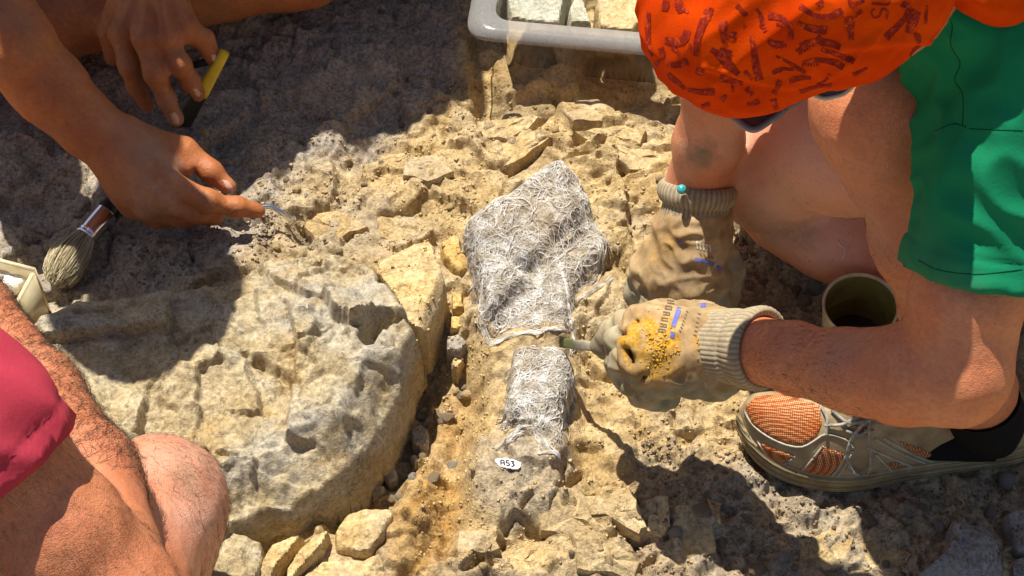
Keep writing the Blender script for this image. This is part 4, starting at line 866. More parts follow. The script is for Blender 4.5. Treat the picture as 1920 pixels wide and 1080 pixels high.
def marks_on(key, ms, mat, parent, label, off=.0005):
    VV = []; FF = []
    for pts, w in ms:
        if len(pts) == 2: pts = [pts[0], ((pts[0][0] + pts[1][0]) / 2, (pts[0][1] + pts[1][1]) / 2), pts[1]]
        r_ = strip_on(key, pts, w, None, None, '', n=8, off=off)
        if r_: o_ = sum(len(v) for v in VV); VV.append(np.array(r_[0])); FF.append(np.array(r_[1]) + o_)
    if VV: return tag(link('print', mesh_from(np.vstack(VV), np.vstack(FF), 'print'), mat, parent), label)
marks_on('gl', [([(1274, 577), (1268, 595), (1262, 613)], 9), ([(1262, 622), (1260, 634)], 8), ([(1313, 573), (1324, 572)], 8)], M['blue'], gl, 'blue printed bar and dot on the glove back')
tx = []
for k, (x, y) in enumerate([(1258, 566), (1254, 577), (1250, 588), (1247, 599), (1244, 610), (1242, 620)]):       # worn lettering across the back of the hand
    tx += [([(x - 7, y - 3), (x + 6, y - 1)], 2.2), ([(x - 7, y + 2), (x + 6, y + 4)], 2.2)] + ([([(x - 6, y - 3), (x - 7, y + 3)], 2.2)] if k % 2 else [([(x, y - 2), (x - 1, y + 3)], 2.2)]) + ([([(x + 6, y - 1), (x + 5, y + 4)], 2.2)] if k % 3 else [])
for k in range(7): tx += [([(1287 - k * 2.2, 583 + k * 6), (1290 - k * 2.2, 587 + k * 6)], 2.6)]
for k in range(6): tx += [([(1308 - k * 1.6, 588 + k * 8), (1314 - k * 1.6, 590 + k * 8)], 1.8)]
marks_on('gl', tx, M['ink'], gl, 'worn dark lettering on the glove back')
marks_on('gr', [([(1303, 486), (1320, 490), (1343, 498), (1352, 506)], 7), ([(1272, 459), (1279, 452)], 5)], M['blue'], gr, 'blue printed bar on the glove back')
wm = Mat('worn_white_ink', .9, .1); M['white_ink'] = wm.done((.66, .60, .46))
marks_on('gr', [([(1306 + k * 6, 452 + k * 1.6), (1308 + k * 6, 466 + k * 1.6)], 2.6) for k in range(5)] + [([(1306 + k * 6, 452 + k * 1.6), (1312 + k * 6, 458 + k * 1.6)], 2) for k in range(4)], M['white_ink'], gr, 'worn pale lettering on the glove back')
marks_on('gr', [([(1312 + k * 7, 474 + k * 1.8), (1316 + k * 7, 480 + k * 1.8)], 2.4) for k in range(4)], M['ink'], gr, 'worn dark lettering on the glove back')
# bracelet: turquoise bead on a thin brown band
bm_ = Mat('brown_braid', .9, .2); M['braid'] = bm_.done((.16, .09, .05), bm_.bump(bm_.wave(900, dir='X'), .6, .001))
lathe((at(1309, 345, .138), at(1305, 380, .125)), [(-.002, .0270), (0, .0288), (.0022, .0288), (.004, .0270)], 96, 40, .0004, M['braid'], pr, 'bracelet')
tq = Mat('turquoise_bead', .18, .6); M['turq'] = tq.done(tq.ramp(tq.noise(260, 4), [(.35, (.02, .27, .30)), (.7, (.09, .48, .48))]))
bm = bmesh.new(); bmesh.ops.create_icosphere(bm, subdivisions=3, radius=.0046, matrix=Matrix.Translation(Vector(at(1278, 355, .166)))); me = bpy.data.meshes.new('bead'); bm.to_mesh(me); bm.free(); link('bead', me, M['turq'], pr)

# ------------------------------------------------------------------ running shoe
near = [(1377, 800, .012), (1399, 850, 0), (1450, 893, 0), (1520, 917, 0), (1600, 922, 0), (1690, 905, 0), (1800, 888, 0), (1900, 874, 0), (1962, 845, 0)]
far = [(1381, 790, .012), (1404, 772, 0), (1450, 764, 0), (1520, 766, 0), (1640, 772, 0), (1740, 784, 0), (1830, 790, 0), (1900, 796, 0), (1960, 815, 0)]
ns = 72; ZS = -.002
nP = spline(np.array([at(*p) for p in near]), ns); fP = spline(np.array([at(*p) for p in far]), ns); nP[:, 2] = fP[:, 2] = 0
sT = np.linspace(0, 1, ns)
hT = np.interp(sT, [0, .02, .06, .12, .2, .3, .4, .5, .58, .66, .74, .82, .9, .97, 1], [.024, .040, .052, .060, .065, .074, .086, .097, .103, .106, .102, .098, .118, .122, .090])
toe = .012 * smooth(.18, 0, sT); bot = ZS + toe
def ring(s0, s1, lift, inset, nk=30, e=2.6, flat=False):
    th = np.linspace(0, np.pi, nk); V = []
    for i in range(ns):
        c = (nP[i] + fP[i]) / 2; hw = (nP[i] - fP[i]) / 2; hw = hw * max(0, 1 - inset / (np.linalg.norm(hw) + 1e-6)); zt = hT[i]; zb = bot[i] + s0
        cx = np.sign(np.cos(th)) * np.abs(np.cos(th)) ** (2 / e); sz = np.abs(np.sin(th)) ** (2 / e)
        V.append(c + hw * cx[:, None] * (1 - .38 * sz ** 2)[:, None] + np.stack([np.zeros(nk), np.zeros(nk), zb + (zt - zb) * sz * s1 + lift], -1))
    return np.array(V)
def loft(V, close_ends=True):
    n, k, _ = V.shape; ii = np.arange(n * k).reshape(n, k); A = ii[:-1]; B = ii[1:]; F = [np.stack([A[:, :-1], A[:, 1:], B[:, 1:], B[:, :-1]], -1).reshape(-1, 4)]
    if close_ends: F += [ii[0][None, ::-1], ii[-1][None]]
    return V.reshape(-1, 3), F
sm = Mat('grey_shoe_synthetic', .62, .35); c = sm.ramp(sm.noise(50, 6, .65), [(.3, (.16, .11, .055)), (.5, (.29, .215, .12)), (.72, (.46, .36, .215))])
du = sm.ramp(sm.noise(22, 5, .6), [(.38, 0.), (.62, .85)]); M['shoe'] = sm.done(sm.mix(du, c, (.42, .31, .165)), sm.bump(sm.noise(300, 5, .6), .35, .001))
om = Mat('orange_shoe_mesh', .7, .3); vv = om.voro(520, vec=om.mapped((1, 1, 1.0), (0.4, .3, .5)), rnd=.12); hole = om.ramp(vv, [(.30, 0.), (.52, 1.)])
c = om.ramp(om.noise(60, 4, .6), [(.35, (.80, .17, .018)), (.62, (.88, .33, .09))]); c = om.mix(om.ramp(om.noise(26, 5, .6, vec=om.mapped(loc=(3, 1, 2))), [(.38, 0.), (.62, .8)]), c, (.66, .46, .26))
M['shoe_mesh'] = om.done(om.mix(hole, c, (.26, .06, .012)), om.bump(vv, .6, .0010))
lm = Mat('pale_shoe_piping', .6, .3); M['piping'] = lm.done(lm.ramp(lm.noise(90, 4), [(.3, (.33, .29, .20)), (.7, (.56, .51, .39))]))
slm = Mat('foam_sole', .85, .2); c = slm.ramp(slm.noise(40, 6, .65), [(.3, (.22, .15, .07)), (.7, (.50, .39, .21))]); w = slm.wave(70, dir='Z', dist=1.5); c = slm.mix(slm.ramp(w, [(.35, .55), (.6, 0.)]), c, (.12, .085, .045)); M['sole'] = slm.done(c, slm.bump(w, .5, .0016))
dk = Mat('black_lining', .95, .1); M['lining'] = dk.done((.012, .012, .012))
shoe = empty('shoe', tuple(at(1640, 850, 0))); shoe.parent = pr; shoe.matrix_parent_inverse = pr.matrix_world.inverted(); tag(shoe, 'worn grey and orange running shoe'); bpy.context.view_layer.update()
Vu = ring(.020, 1, 0, .0035); Vf, Ff = loft(Vu)
# collar: push the top down where the foot goes in
vs = Vf.reshape(ns, 30, 3); th = np.linspace(0, np.pi, 30)
dip = smooth(.755, .81, sT) * smooth(.965, .92, sT); inn = smooth(.42, .26, np.abs(th / np.pi - .5)) ; vs[:, :, 2] -= dip[:, None] * inn[None] * .050
link('upper', mesh_from(vs.reshape(-1, 3), Ff, 'upper'), M['shoe'], shoe); Fq = Ff[0]; bvh_of('shoe', vs.reshape(-1, 3), Fq)
prof = [(-.000, .002), (.004, -.0008), (.010, -.0014), (.013, .0006), (.017, -.0012), (.024, -.0004), (.028, .005)]
So = np.zeros((ns, 2 * len(prof), 3))
for i in range(ns):
    c = (nP[i] + fP[i]) / 2; hw = (nP[i] - fP[i]) / 2; L_ = np.linalg.norm(hw) + 1e-6; hu = hw / L_; th_ = 1 + .35 * smooth(.5, .95, sT[i])
    for j, (dz, ins) in enumerate(prof):
        So[i, j] = c + hu * (L_ - ins) + np.array([0, 0, bot[i] + dz * th_]); So[i, -1 - j] = c - hu * (L_ - ins) + np.array([0, 0, bot[i] + dz * th_])
Vs, Fs = loft(So); ii = np.arange(ns * 2 * len(prof)).reshape(ns, -1); Fs.append(np.stack([ii[:-1, 0], ii[1:, 0], ii[1:, -1], ii[:-1, -1]], -1))
link('sole', mesh_from(Vs, Fs, 'sole'), M['sole'], shoe)
for poly in ([(1398, 762), (1418, 744), (1462, 737), (1500, 748), (1538, 760), (1541, 795), (1530, 820), (1505, 833), (1475, 830), (1440, 815), (1410, 792)], [(1423, 828), (1450, 840), (1488, 853), (1470, 866), (1455, 867), (1438, 850)],
             [(1545, 837), (1585, 850), (1583, 864), (1560, 888), (1535, 903), (1510, 901), (1497, 891), (1520, 868)], [(1607, 900), (1612, 889), (1640, 884), (1646, 891), (1630, 901)], [(1680, 824), (1720, 838), (1762, 856), (1740, 858), (1700, 842)], [(1600, 795), (1640, 806), (1625, 816), (1605, 812)],
             [(1665, 866), (1690, 868), (1682, 878), (1662, 876)]):
    patch_on('shoe', poly, M['shoe_mesh'], shoe, 'mesh_panel', 3, .0014)
for pts in ([(1396, 770), (1412, 796), (1442, 819), (1476, 834), (1506, 837), (1530, 824), (1545, 815), (1565, 816), (1590, 826), (1600, 838)], [(1420, 826), (1440, 853), (1457, 871), (1474, 868), (1490, 855)], [(1543, 836), (1518, 867), (1494, 890)], [(1587, 852), (1570, 880), (1545, 905)],
            [(1405, 815), (1425, 850), (1440, 868)], [(1600, 845), (1580, 880), (1560, 905)], [(1640, 822), (1690, 850), (1735, 868)], [(1625, 838), (1680, 862), (1715, 876)], [(1640, 850), (1675, 885)], [(1655, 820), (1720, 855), (1760, 868)]):
    cord_on('shoe', pts, .0011, M['piping'], shoe, 'piping', 26, .0006)
lc = Mat('grey_shoelace', .8, .2); M['lace'] = lc.done(lc.ramp(lc.noise(200, 3), [(.3, (.22, .21, .18)), (.7, (.50, .48, .42))]), lc.bump(lc.wave(1200, dir='X'), .5, .0006))
def lace(pts, rad=.0016, n=40):
    P = spline(np.array([hit('shoe', x, y, dz) if hit('shoe', x, y, dz) is not None else at(x, y, .08 + dz) for x, y, dz in pts]), n); V_, F_ = tubes(P[None], rad, 8); link('lace', mesh_from(V_, F_, 'lace'), M['lace'], shoe)
lace([(1632, 782, .006), (1612, 796, .008), (1594, 822, .008), (1588, 850, .005), (1596, 876, .004), (1612, 884, .004)]); lace([(1612, 884, .004), (1626, 878, .005), (1629, 850, .007), (1628, 815, .008), (1630, 786, .006)], .0012)
lace([(1548, 796, .003), (1580, 794, .004), (1612, 780, .004), (1634, 784, .006)]); lace([(1560, 770, .002), (1590, 790, .004), (1625, 788, .006)]); lace([(1542, 765, .002), (1552, 785, .003), (1550, 812, .003)]); lace([(1586, 806, .002), (1612, 812, .003), (1630, 800, .004)])
Vk, Fk = tubes(spline(np.array([at(1700, 830, .030), at(1780, 822, .040), at(1850, 812, .045), at(1848, 775, .085), at(1842, 752, .104)]), 16)[None], np.interp(np.linspace(0, 1, 16), [0, .4, .7, 1], [.016, .024, .0350, .0335])[None], 32); link('sock', mesh_from(Vk, Fk, 'sock'), M['lining'], pr)

# ------------------------------------------------------------------ sunglasses under the bandana
fm = Mat('grey_plastic_frame', .35, .5); M['frame'] = fm.done((.16, .155, .15)); gm = Mat('dark_lens', .08, .6); M['lens'] = gm.done((.05, .055, .05)); pf = Mat('pale_plastic_frame', .4, .5); M['pframe'] = pf.done((.50, .52, .42))
gls = empty('sunglasses', tuple(at(1470, 215, .50))); gls.parent = pr; gls.matrix_parent_inverse = pr.matrix_world.inverted(); bpy.context.view_layer.update()
def loop3(pts, n=40): return spline(np.array([at(*p) for p in pts]), n, True)
for pts, fr_ in (([(1358, 200, 0.490), (1384, 226, 0.486), (1411, 243, 0.484), (1440, 229, 0.486), (1470, 203, 0.492), (1455, 178, 0.498), (1400, 172, 0.498)], 'frame'), ([(1522, 170, 0.494), (1540, 184, 0.492), (1562, 182, 0.492), (1585, 174, 0.494), (1604, 152, 0.500), (1585, 130, 0.506), (1540, 140, 0.502)], 'pframe')):
    P = loop3(pts); V_, F_ = tubes(P[None], .0026 if fr_ == 'frame' else .0016, 8); link('rim', mesh_from(V_, F_, 'rim'), M[fr_], gls); c = P.mean(0)
    V_ = np.vstack([P, c, c + np.array([0, 0, -.002])]); n_ = len(P); link('lens', mesh_from(V_, np.array([(i, (i + 1) % n_, n_) for i in range(n_)]), 'lens'), M['lens'], gls)
V_, F_ = tubes(spline(np.array([at(1470, 205, 0.492), at(1496, 190, 0.494), at(1522, 172, 0.494)]), 10)[None], .0025, 8); link('bridge', mesh_from(V_, F_, 'bridge'), M['frame'], gls)
V_, F_ = tubes(spline(np.array([at(1604, 152, 0.500), at(1640, 60, 0.540), at(1660, 0, 0.560)]), 12)[None], .0022, 8); link('temple', mesh_from(V_, F_, 'temple'), M['frame'], gls)

# ------------------------------------------------------------------ tool in the gloved hand, mug
br = empty('brush', tuple(at(1100, 648, .05))); tag(br, 'flat grey-handled brush in the gloved hand touching the gauzed bone', 'brush'); bpy.context.view_layer.update()
tA = at(1050, 640, .044); tB = at(1060, 643, .056); tC = at(1078, 646, .074); tD = at(1270, 668, .200)
def flat_bar(a, b, w0, w1, t0, t1, mat, name, parent, n=10, side=(0, .82, .57)):
    d = (b - a) / np.linalg.norm(b - a); s_ = np.array(side, float); s_ -= d * (s_ @ d); s_ /= np.linalg.norm(s_); q = np.cross(d, s_); th = np.linspace(0, 2 * np.pi, 17)[:-1]; V = []
    for t in np.linspace(0, 1, n): V.append(a + (b - a) * t + np.outer(np.sign(np.cos(th)) * np.abs(np.cos(th)) ** .6, s_) * (w0 + (w1 - w0) * t) + np.outer(np.sign(np.sin(th)) * np.abs(np.sin(th)) ** .6, q) * (t0 + (t1 - t0) * t))
    V = np.array(V); ii = np.arange(n * 16).reshape(n, 16); A = ii[:-1]; B = ii[1:]; F = [np.stack([A, np.roll(A, -1, 1), np.roll(B, -1, 1), B], -1).reshape(-1, 4), ii[0][None, ::-1], ii[-1][None]]
    return link(name, mesh_from(V.reshape(-1, 3), F, name), mat, parent)
wd = Mat('pale_worn_wood', .6, .3); M['wood'] = wd.done(wd.ramp(wd.noise(90, 5, .6, vec=wd.mapped((.2, 1, 1))), [(.3, (.20, .175, .12)), (.7, (.38, .35, .28))])); gn = Mat('green_paint', .5, .4); M['gpaint'] = gn.done((.09, .105, .03)); mt = Mat('dull_steel', .35, .5); M['steel'] = mt.done((.55, .54, .50), Metallic=1.0)
flat_bar(tB, tC, .0044, .0047, .0022, .0024, M['gpaint'], 'painted_end', br); flat_bar(tC, tD, .0046, .0040, .0024, .0030, M['wood'], 'handle', br)
rr = np.random.default_rng(3); d = (tA - tB); nb_ = 220; sd_ = rr.normal(0, 1, (nb_, 2)); P0 = tB + np.outer(np.clip(sd_[:, 0], -1.6, 1.6) * .003, (0, .82, .57)) + np.outer(np.clip(sd_[:, 1], -1.5, 1.5) * .0014, (0.5, -.4, .6))
P = np.stack([P0 + d * t * rr.uniform(.8, 1.1, (nb_, 1)) + rr.normal(0, .0007, (nb_, 3)) * t for t in (0, .5, 1)], 1); V_, F_ = tubes(P, .0002, 3, False); bh = Mat('dark_bristle', .6, .3); M['bristle_d'] = bh.done((.06, .055, .03)); tag(link('bristles', mesh_from(V_, F_, 'bristles'), M['bristle_d'], br), kind='stuff')
MC = at(1614, 572, .072); mb = np.array([MC[0] + .004, MC[1] + .002, -.022])
mug = empty('mug', tuple(mb)); tag(mug, 'cream plastic mug with olive inside, standing behind the bent forearm', 'mug'); bpy.context.view_layer.update()
cm = Mat('cream_plastic', .4, .45); M['cream'] = cm.done(cm.ramp(cm.noise(35, 6, .65), [(.3, (.46, .36, .19)), (.6, (.68, .58, .36))]), cm.bump(cm.noise(180, 4), .15, .001)); iv = Mat('olive_glaze', .25, .5); M['olive'] = iv.done(iv.ramp(iv.noise(30, 4), [(.35, (.20, .165, .03)), (.7, (.36, .30, .08))]))
hgt = MC[2] - mb[2]
lathe((mb, MC), [(0, .0), (0, .027), (.003, .029), (hgt * .5, .0325), (hgt * .9, .0350), (hgt, .0362), (hgt + .0015, .0350), (hgt - .001, .0334)], 96, 0, 0, M['cream'], mug, 'wall'); lathe((mb, MC), [(hgt - .001, .0335), (hgt * .75, .0322), (hgt * .62, .0300), (hgt * .55, .0302), (hgt * .2, .0275), (.006, .026), (.006, .0)], 96, 0, 0, M['olive'], mug, 'inner_wall')
bw = Mat('brown_liquid', .12, .5); M['liquid'] = bw.done((.035, .022, .012)); lathe((mb, MC), [(hgt * .36, .0), (hgt * .36, .0284)], 64, 0, 0, M['liquid'], mug, 'liquid')

# ================================================================== person kneeling at the upper left
L = SDF()
EL1 = at(-95, -80, .26); SHR = np.array([-.68, .46, .53]); SHL = np.array([-.24, .55, .56]); CHEST = np.array([-.45, .61, .50]); PELV = np.array([-.47, .90, .26]); HEAD = np.array([-.482, .208, .665])
L.limb([(*SHR, .052), (*((SHR + EL1) / 2), .047), (*EL1, .042)], .02)
L.limb([(*EL1, .042)] + ch((10, 70, .20, .0395), (95, 168, .147, .0335), (165, 236, .113, .0275), (207, 268, .095, .0245)), .02)
w1 = at(212, 272, .092)
for a, r in (((318, 344, .073), .0135), ((302, 374, .060), .0135), ((276, 388, .048), .013), ((246, 386, .040), .0125)): L.cone(w1, at(*a), .0225, r, .014)
L.cone(w1, at(232, 350, .06), .022, .017, .012)
L.limb(ch((250, 262, .088, .019), (345, 282, .062, .0135)), .018).cone(at(285, 300, .078), at(345, 318, .060), .016, .009, .014).limb(ch((345, 282, .062, .0130), (395, 322, .049, .0108), (427, 351, .039, .0085)), .006)
for f in ([(318, 344, .073, .0128), (392, 378, .056, .0108), (443, 388, .043, .0096), (484, 395, .033, .0080)], [(302, 374, .060, .0128), (372, 399, .042, .0108), (402, 404, .030, .0096), (385, 406, .020, .009)],
          [(276, 388, .047, .0122), (334, 407, .030, .0104), (358, 408, .020, .0092), (340, 408, .012, .009)], [(246, 386, .040, .0115), (294, 409, .024, .0096), (314, 411, .014, .0088)]): L.limb(ch(*f), .005)
W2 = at(287, -72, .14); EL2 = np.array([-.335, .57, .315])
L.limb([(*SHL, .052), (*((SHL + EL2) / 2), .046), (*EL2, .041)], .02).limb([(*EL2, .041), (*((W2 + EL2) / 2), .036), (*W2, .0255)], .02)
for a, r in (((350, 56, .115), .0135), ((312, 72, .118), .014), ((272, 72, .115), .014), ((228, 62, .105), .013)): L.cone(W2, at(*a), .0225, r, .010)
for f in ([(350, 56, .115, .0125), (383, 76, .096, .0108), (402, 110, .077, .0086)], [(312, 74, .116, .0125), (338, 122, .100, .0108), (358, 155, .076, .0095), (371, 176, .056, .0082)], [(274, 74, .115, .0128), (292, 140, .096, .0112), (314, 188, .063, .0098), (331, 224, .036, .0084)],
          [(228, 64, .105, .0122), (241, 125, .085, .0108), (257, 165, .055, .0096), (274, 196, .030, .0082)], [(232, 0, .115, .017), (206, 55, .082, .012), (212, 110, .045, .0095)]): L.limb(ch(*f), .005)
for k_, (x, y, z) in enumerate(((392, 375, .066), (338, 119, .111), (292, 137, .107))): L.ell(at(x, y, z - .006), (.0115, .0115, .0115), k=.006)
for a, b in (((215, 262, .110), (312, 338, .088)), ((214, 275, .108), (296, 366, .076)), ((212, 285, .102), (272, 380, .063))): L.cone(at(*a), at(*b), .0045, .0050, .006)
for a, b in (((290, -60, .158), (348, 50, .128)), ((285, -60, .160), (312, 66, .131)), ((280, -60, .158), (274, 66, .128)), ((272, -60, .152), (230, 56, .118))): L.cone(at(*a), at(*b), .0050, .0052, .006)
for x, y, z in ((318, 344, .078), (302, 374, .066), (348, 56, .120), (312, 74, .123), (274, 74, .121), (229, 64, .110), (443, 386, .046), (395, 321, .053), (357, 153, .081), (313, 186, .068)): L.ell(at(x, y, z), (.0098, .0098, .0098), k=.006)
L.limb(ch((-260, 125, .05, .040), (60, 36, .055, .050), (300, -28, .06, .054), (560, -95, .085, .058)), .02).limb([(*at(560, -95, .085), .058), (*(PELV + np.array([.12, .02, .0])), .085)], .03)     # bent leg
L.limb([(*(PELV + np.array([-.12, 0, 0])), .085), (-.86, .62, .14, .065), (-.84, .60, .06, .055), (-.55, .98, .04, .035)], .03)
L.cone(CHEST, PELV, .075, .080, .06).cone(SHR, SHL, .058, .058, .04).cone(CHEST, (SHR + SHL) / 2, .07, .06, .05)
L.cone((SHR + SHL) / 2 + np.array([-.03, -.02, .03]), HEAD + np.array([-.03, .08, -.01]), .058, .055, .03).ell(HEAD, (.075, .105, .090), k=.03).ell(HEAD + np.array([.01, -.085, -.055]), (.012, .016, .016), k=.01).cone(HEAD + np.array([0, -.02, -.06]), HEAD + np.array([0, -.045, -.085]), .05, .035, .02)
V, F = L.mesh(.0031, 1); N = normals(V, F)
tend = 0.0010 * n3(V * 70, 13) + .0012 * n3(V * 25, 14); V = V + N * tend[:, None]
me = mesh_from(V, F, 'person'); attr_set(me, 'pale', .35 * blob(V, at(425, 350, .04), .012, .6) + .3 * blob(V, at(332, 226, .03), .014, .6)); attr_set(me, 'dirt', .3 * smooth(.25, .6, n3(V * 20, 5)))
attr_set(me, 'dust', np.clip(.9 * blob(V, at(290, 350, .07), .05, .8, 4) + .35 * blob(V, at(250, 270, .11), .06, .9, 6) + .5 * blob(V, at(330, 200, .05), .05, .9, 7), 0, .8) * .55)
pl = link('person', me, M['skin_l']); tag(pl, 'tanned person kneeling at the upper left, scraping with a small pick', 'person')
inview = smooth(-.75, -.6, V[:, 0]) * smooth(.45, .35, V[:, 1]) * smooth(at(330, 0, 0)[0], at(200, 0, 0)[0], V[:, 0])
hair(V, F, N, np.clip(inview, 0.0005, 1), 2600, .010, lambda P: np.tile([.6, -.7, -.5], (len(P), 1)), M['hair'], pl, 'body_hair', 3, .00009)
C_ = SDF(); C_.cone(CHEST, PELV, .140, .145, .06).cone(SHR, SHL, .078, .078, .05).limb([(*SHR, .070), (*((SHR * .45 + EL1 * .55)), .062)], .03).limb([(*SHL, .070), (*((SHL * .5 + EL2 * .5)), .062)], .03).cone(CHEST, (SHR + SHL) / 2, .125, .105, .05).cone(CHEST, np.array([-.392, .432, .46]), .12, .084, .05)
Vc, Fc = C_.mesh(.006, 1); Nc = normals(Vc, Fc); Vc = wrinkle(Vc, Nc, [((0, 1, 1), 4, 14, 1)], .005, 1); o = link('t_shirt', mesh_from(Vc, Fc, 't_shirt'), M['khaki'], pl)
C_ = SDF(); C_.ell(HEAD + np.array([0, .010, .022]), (.092, .118, .090), k=.03).cut(HEAD + np.array([0, 0, .005]), (0, -.15, -1)); Vc, Fc = C_.mesh(.004, 1); cap = link('cap', mesh_from(Vc, Fc, 'cap'), M['darkcloth'], pl)
C_ = SDF(); C_.cone(PELV + np.array([-.1, 0, 0]), PELV + np.array([.1, 0, 0]), .15, .15, .05).limb([(*(PELV + np.array([.12, .02, 0])), .11), (*(at(800, -230, .12)), .085)], .03); Vc, Fc = C_.mesh(.007, 1); link('shorts', mesh_from(Vc, Fc, 'shorts'), M['darkcloth'], pl)

bvh_of('pl', V, F); nm_ = Mat('fingernail', .3, .5); M['nail'] = nm_.done((.62, .36, .26))
for poly in ([(416, 337), (427, 339), (437, 350), (436, 359), (427, 358)], [(318, 213), (328, 210), (337, 222), (336, 233), (326, 232)], [(362, 166), (371, 166), (377, 176), (373, 182), (366, 178)], [(396, 103), (405, 102), (409, 112), (404, 117), (398, 113)]): patch_on('pl', poly, M['nail'], pl, 'fingernail', 3, .0006)

# steel pick in his hand
pk = empty('pick', tuple(at(500, 400, .02))); tag(pk, 'thin bent steel pick held between bare fingers', 'pick'); bpy.context.view_layer.update()
gz = on_ground(551, 428)[2]
ss = Mat('bright_steel', .22, .6); M['bsteel'] = ss.done((.72, .71, .68), Metallic=1.0)
P = spline(np.array([at(440, 392, .040), at(465, 392, .034), at(488, 388, .031), at(508, 388, .029), at(528, 398, .024), at(541, 411, .016), at(549, 407, .014), at(552, 412, .010), at(543, 428, gz + .002)]), 60)
V_, F_ = tubes(P[None], np.interp(np.linspace(0, 1, 60), [0, .4, .8, 1], [.0030, .0024, .0021, .0009])[None], 10); link('shaft', mesh_from(V_, F_, 'shaft'), M['bsteel'], pk)
# yellow-backed scraper under the other hand
scp = empty('scraper', tuple(at(390, 160, .03))); tag(scp, 'scraper with yellow back and dark blade under the shaded hand', 'scraper'); bpy.context.view_layer.update()
yl = Mat('yellow_plastic', .42, .4); M['yellow'] = yl.done(yl.ramp(yl.noise(60, 4), [(.3, (.55, .38, .012)), (.7, (.72, .53, .02))])); db = Mat('dark_blade', .4, .5); M['blade'] = db.done((.05, .05, .045), Metallic=.6)
flat_bar(at(422, 97, .088), at(376, 178, .046), .0050, .0075, .0045, .0045, M['yellow'], 'back', scp, side=(.9, .3, .3)); flat_bar(at(378, 172, .046), at(340, 238, .004), .010, .013, .0010, .0008, M['blade'], 'blade', scp, side=(.75, .5, -.3)); flat_bar(at(412, 110, .078), at(330, 130, .065), .004, .004, .003, .003, M['blade'], 'shank', scp)

# ================================================================== person in the red t-shirt (lower left)
Q = SDF(); ELB = at(222, 1135, .33); SHO = at(-172, 745, .47)
Q.limb([(*SHO, .050), (*at(-2, 872, .42), .0445), (*at(108, 1000, .375), .0445), (*ELB, .042)], .02)
Q.limb([(*ELB, .042), (*at(150, 905, .285), .0435), (*at(60, 752, .225), .0405), (*at(-45, 590, .155), .032), (*at(-100, 500, .115), .027)], .02)
Q.limb([(*at(-100, 500, .115), .027), (*at(-135, 440, .075), .026), (*at(-130, 400, .04), .014)], .015)
for dx in (-25, 0, 25): Q.limb(ch((-135 + dx, 440, .07, .013), (-120 + dx, 400, .045, .010), (-95 + dx, 390, .020, .009)), .006)
KN = at(297, 948, .17); PV = np.array([-.74, -.92, .28]); TR = np.array([-.92, -.62, .44])
Q.ell(KN, (.046, .048, .051), k=.03).limb([(*KN, .046), (*at(180, 1190, .23), .066), (*(PV + np.array([.1, .06, 0])), .09)], .03).limb([(*KN, .048), (*(KN + np.array([-.02, -.06, -.12])), .048), (*(KN + np.array([-.03, -.14, -.18])), .036)], .03)
Q.cone(PV, TR, .08, .075, .05).cone(TR, SHO, .085, .05, .04)
Q.limb([(*(PV + np.array([-.12, .05, 0])), .09), (-.86, -.55, .20, .06), (-.84, -.62, .04, .05)], .03)
hd_ = TR + np.array([.08, .10, .22]); Q.cone(TR + np.array([.06, 0, .08]), hd_, .06, .05, .03).ell(hd_ + np.array([.0, .0, .05]), (.075, .095, .105), k=.03)
V, F = Q.mesh(.0042, 2); N = normals(V, F); V = V + N * (.0014 * n3(V * 24, 7) + .0008 * n3(V * 70, 8))[:, None]
kd = np.linalg.norm(V - KN, axis=1); fore = np.min([np.linalg.norm(V - at(*p), axis=1) for p in ((150, 905, .285), (105, 830, .255), (60, 752, .225), (8, 670, .19), (-45, 590, .155))], 0)
me = mesh_from(V, F, 'person'); attr_set(me, 'pale', smooth(.13, .075, kd) * smooth(.05, .09, fore) * (.5 + .5 * n3(V * 26, 3)))
attr_set(me, 'dirt', np.clip(.7 * blob(V, at(330, 900, .21), .04, .9, 3) + .55 * blob(V, at(375, 985, .17), .03, .9, 4) + .5 * blob(V, at(280, 870, .22), .02, .9, 5) + .35 * smooth(.06, .03, fore) * smooth(0, .4, n3(V * 18, 6)), 0, 1)); attr_set(me, 'dust', .15 + 0 * kd)
pf_ = link('person', me, M['skin_f']); tag(pf_, 'person in red t-shirt with hairy forearm and bent knee, lower left', 'person')
ax = (at(-45, 590, .155) - ELB); ax /= np.linalg.norm(ax); axu = ELB - at(-2, 872, .42); axu /= np.linalg.norm(axu)
hair(V, F, N, np.clip(smooth(.062, .050, fore), .0003, 1), 11000, .015, lambda P: np.tile(ax * .8 + np.array([.5, .1, -.2]), (len(P), 1)), M['hair'], pf_, 'forearm_hair', 5, .00013)
up_ = np.min([np.linalg.norm(V - at(*p), axis=1) for p in ((-2, 872, .42), (108, 1000, .375), (190, 1080, .35))], 0)
hair(V, F, N, np.clip(smooth(.065, .055, up_) * (fore > .05), .0001, 1), 2200, .009, lambda P: np.tile(axu, (len(P), 1)), M['hair'], pf_, 'upper_arm_hair', 6, .00008)
hair(V, F, N, np.clip(smooth(.09, .06, kd), .0001, 1), 3200, .010, lambda P: np.tile([.3, -.5, -.6], (len(P), 1)), M['hair'], pf_, 'knee_hair', 7, .00008)
C_ = SDF(); CU2 = at(-2, 872, .42) + axu * .004; C_.limb([(*SHO, .053), (*at(-48, 805, .448), .0490), (*at(-2, 872, .42), .0485), (*(at(-2, 872, .42) + axu * .06), .0485)], .03).cone(TR, SHO, .10, .058, .04).cone(PV, TR, .14, .135, .05)
C_.hem(CU2, axu); V, F = C_.mesh(.0044, 1); V, F, N = trim(V, F, CU2, axu, .14); hem = np.exp(-(((V - CU2) @ axu + .018) / .002) ** 2) * (np.linalg.norm(V - CU2, axis=1) < .1)
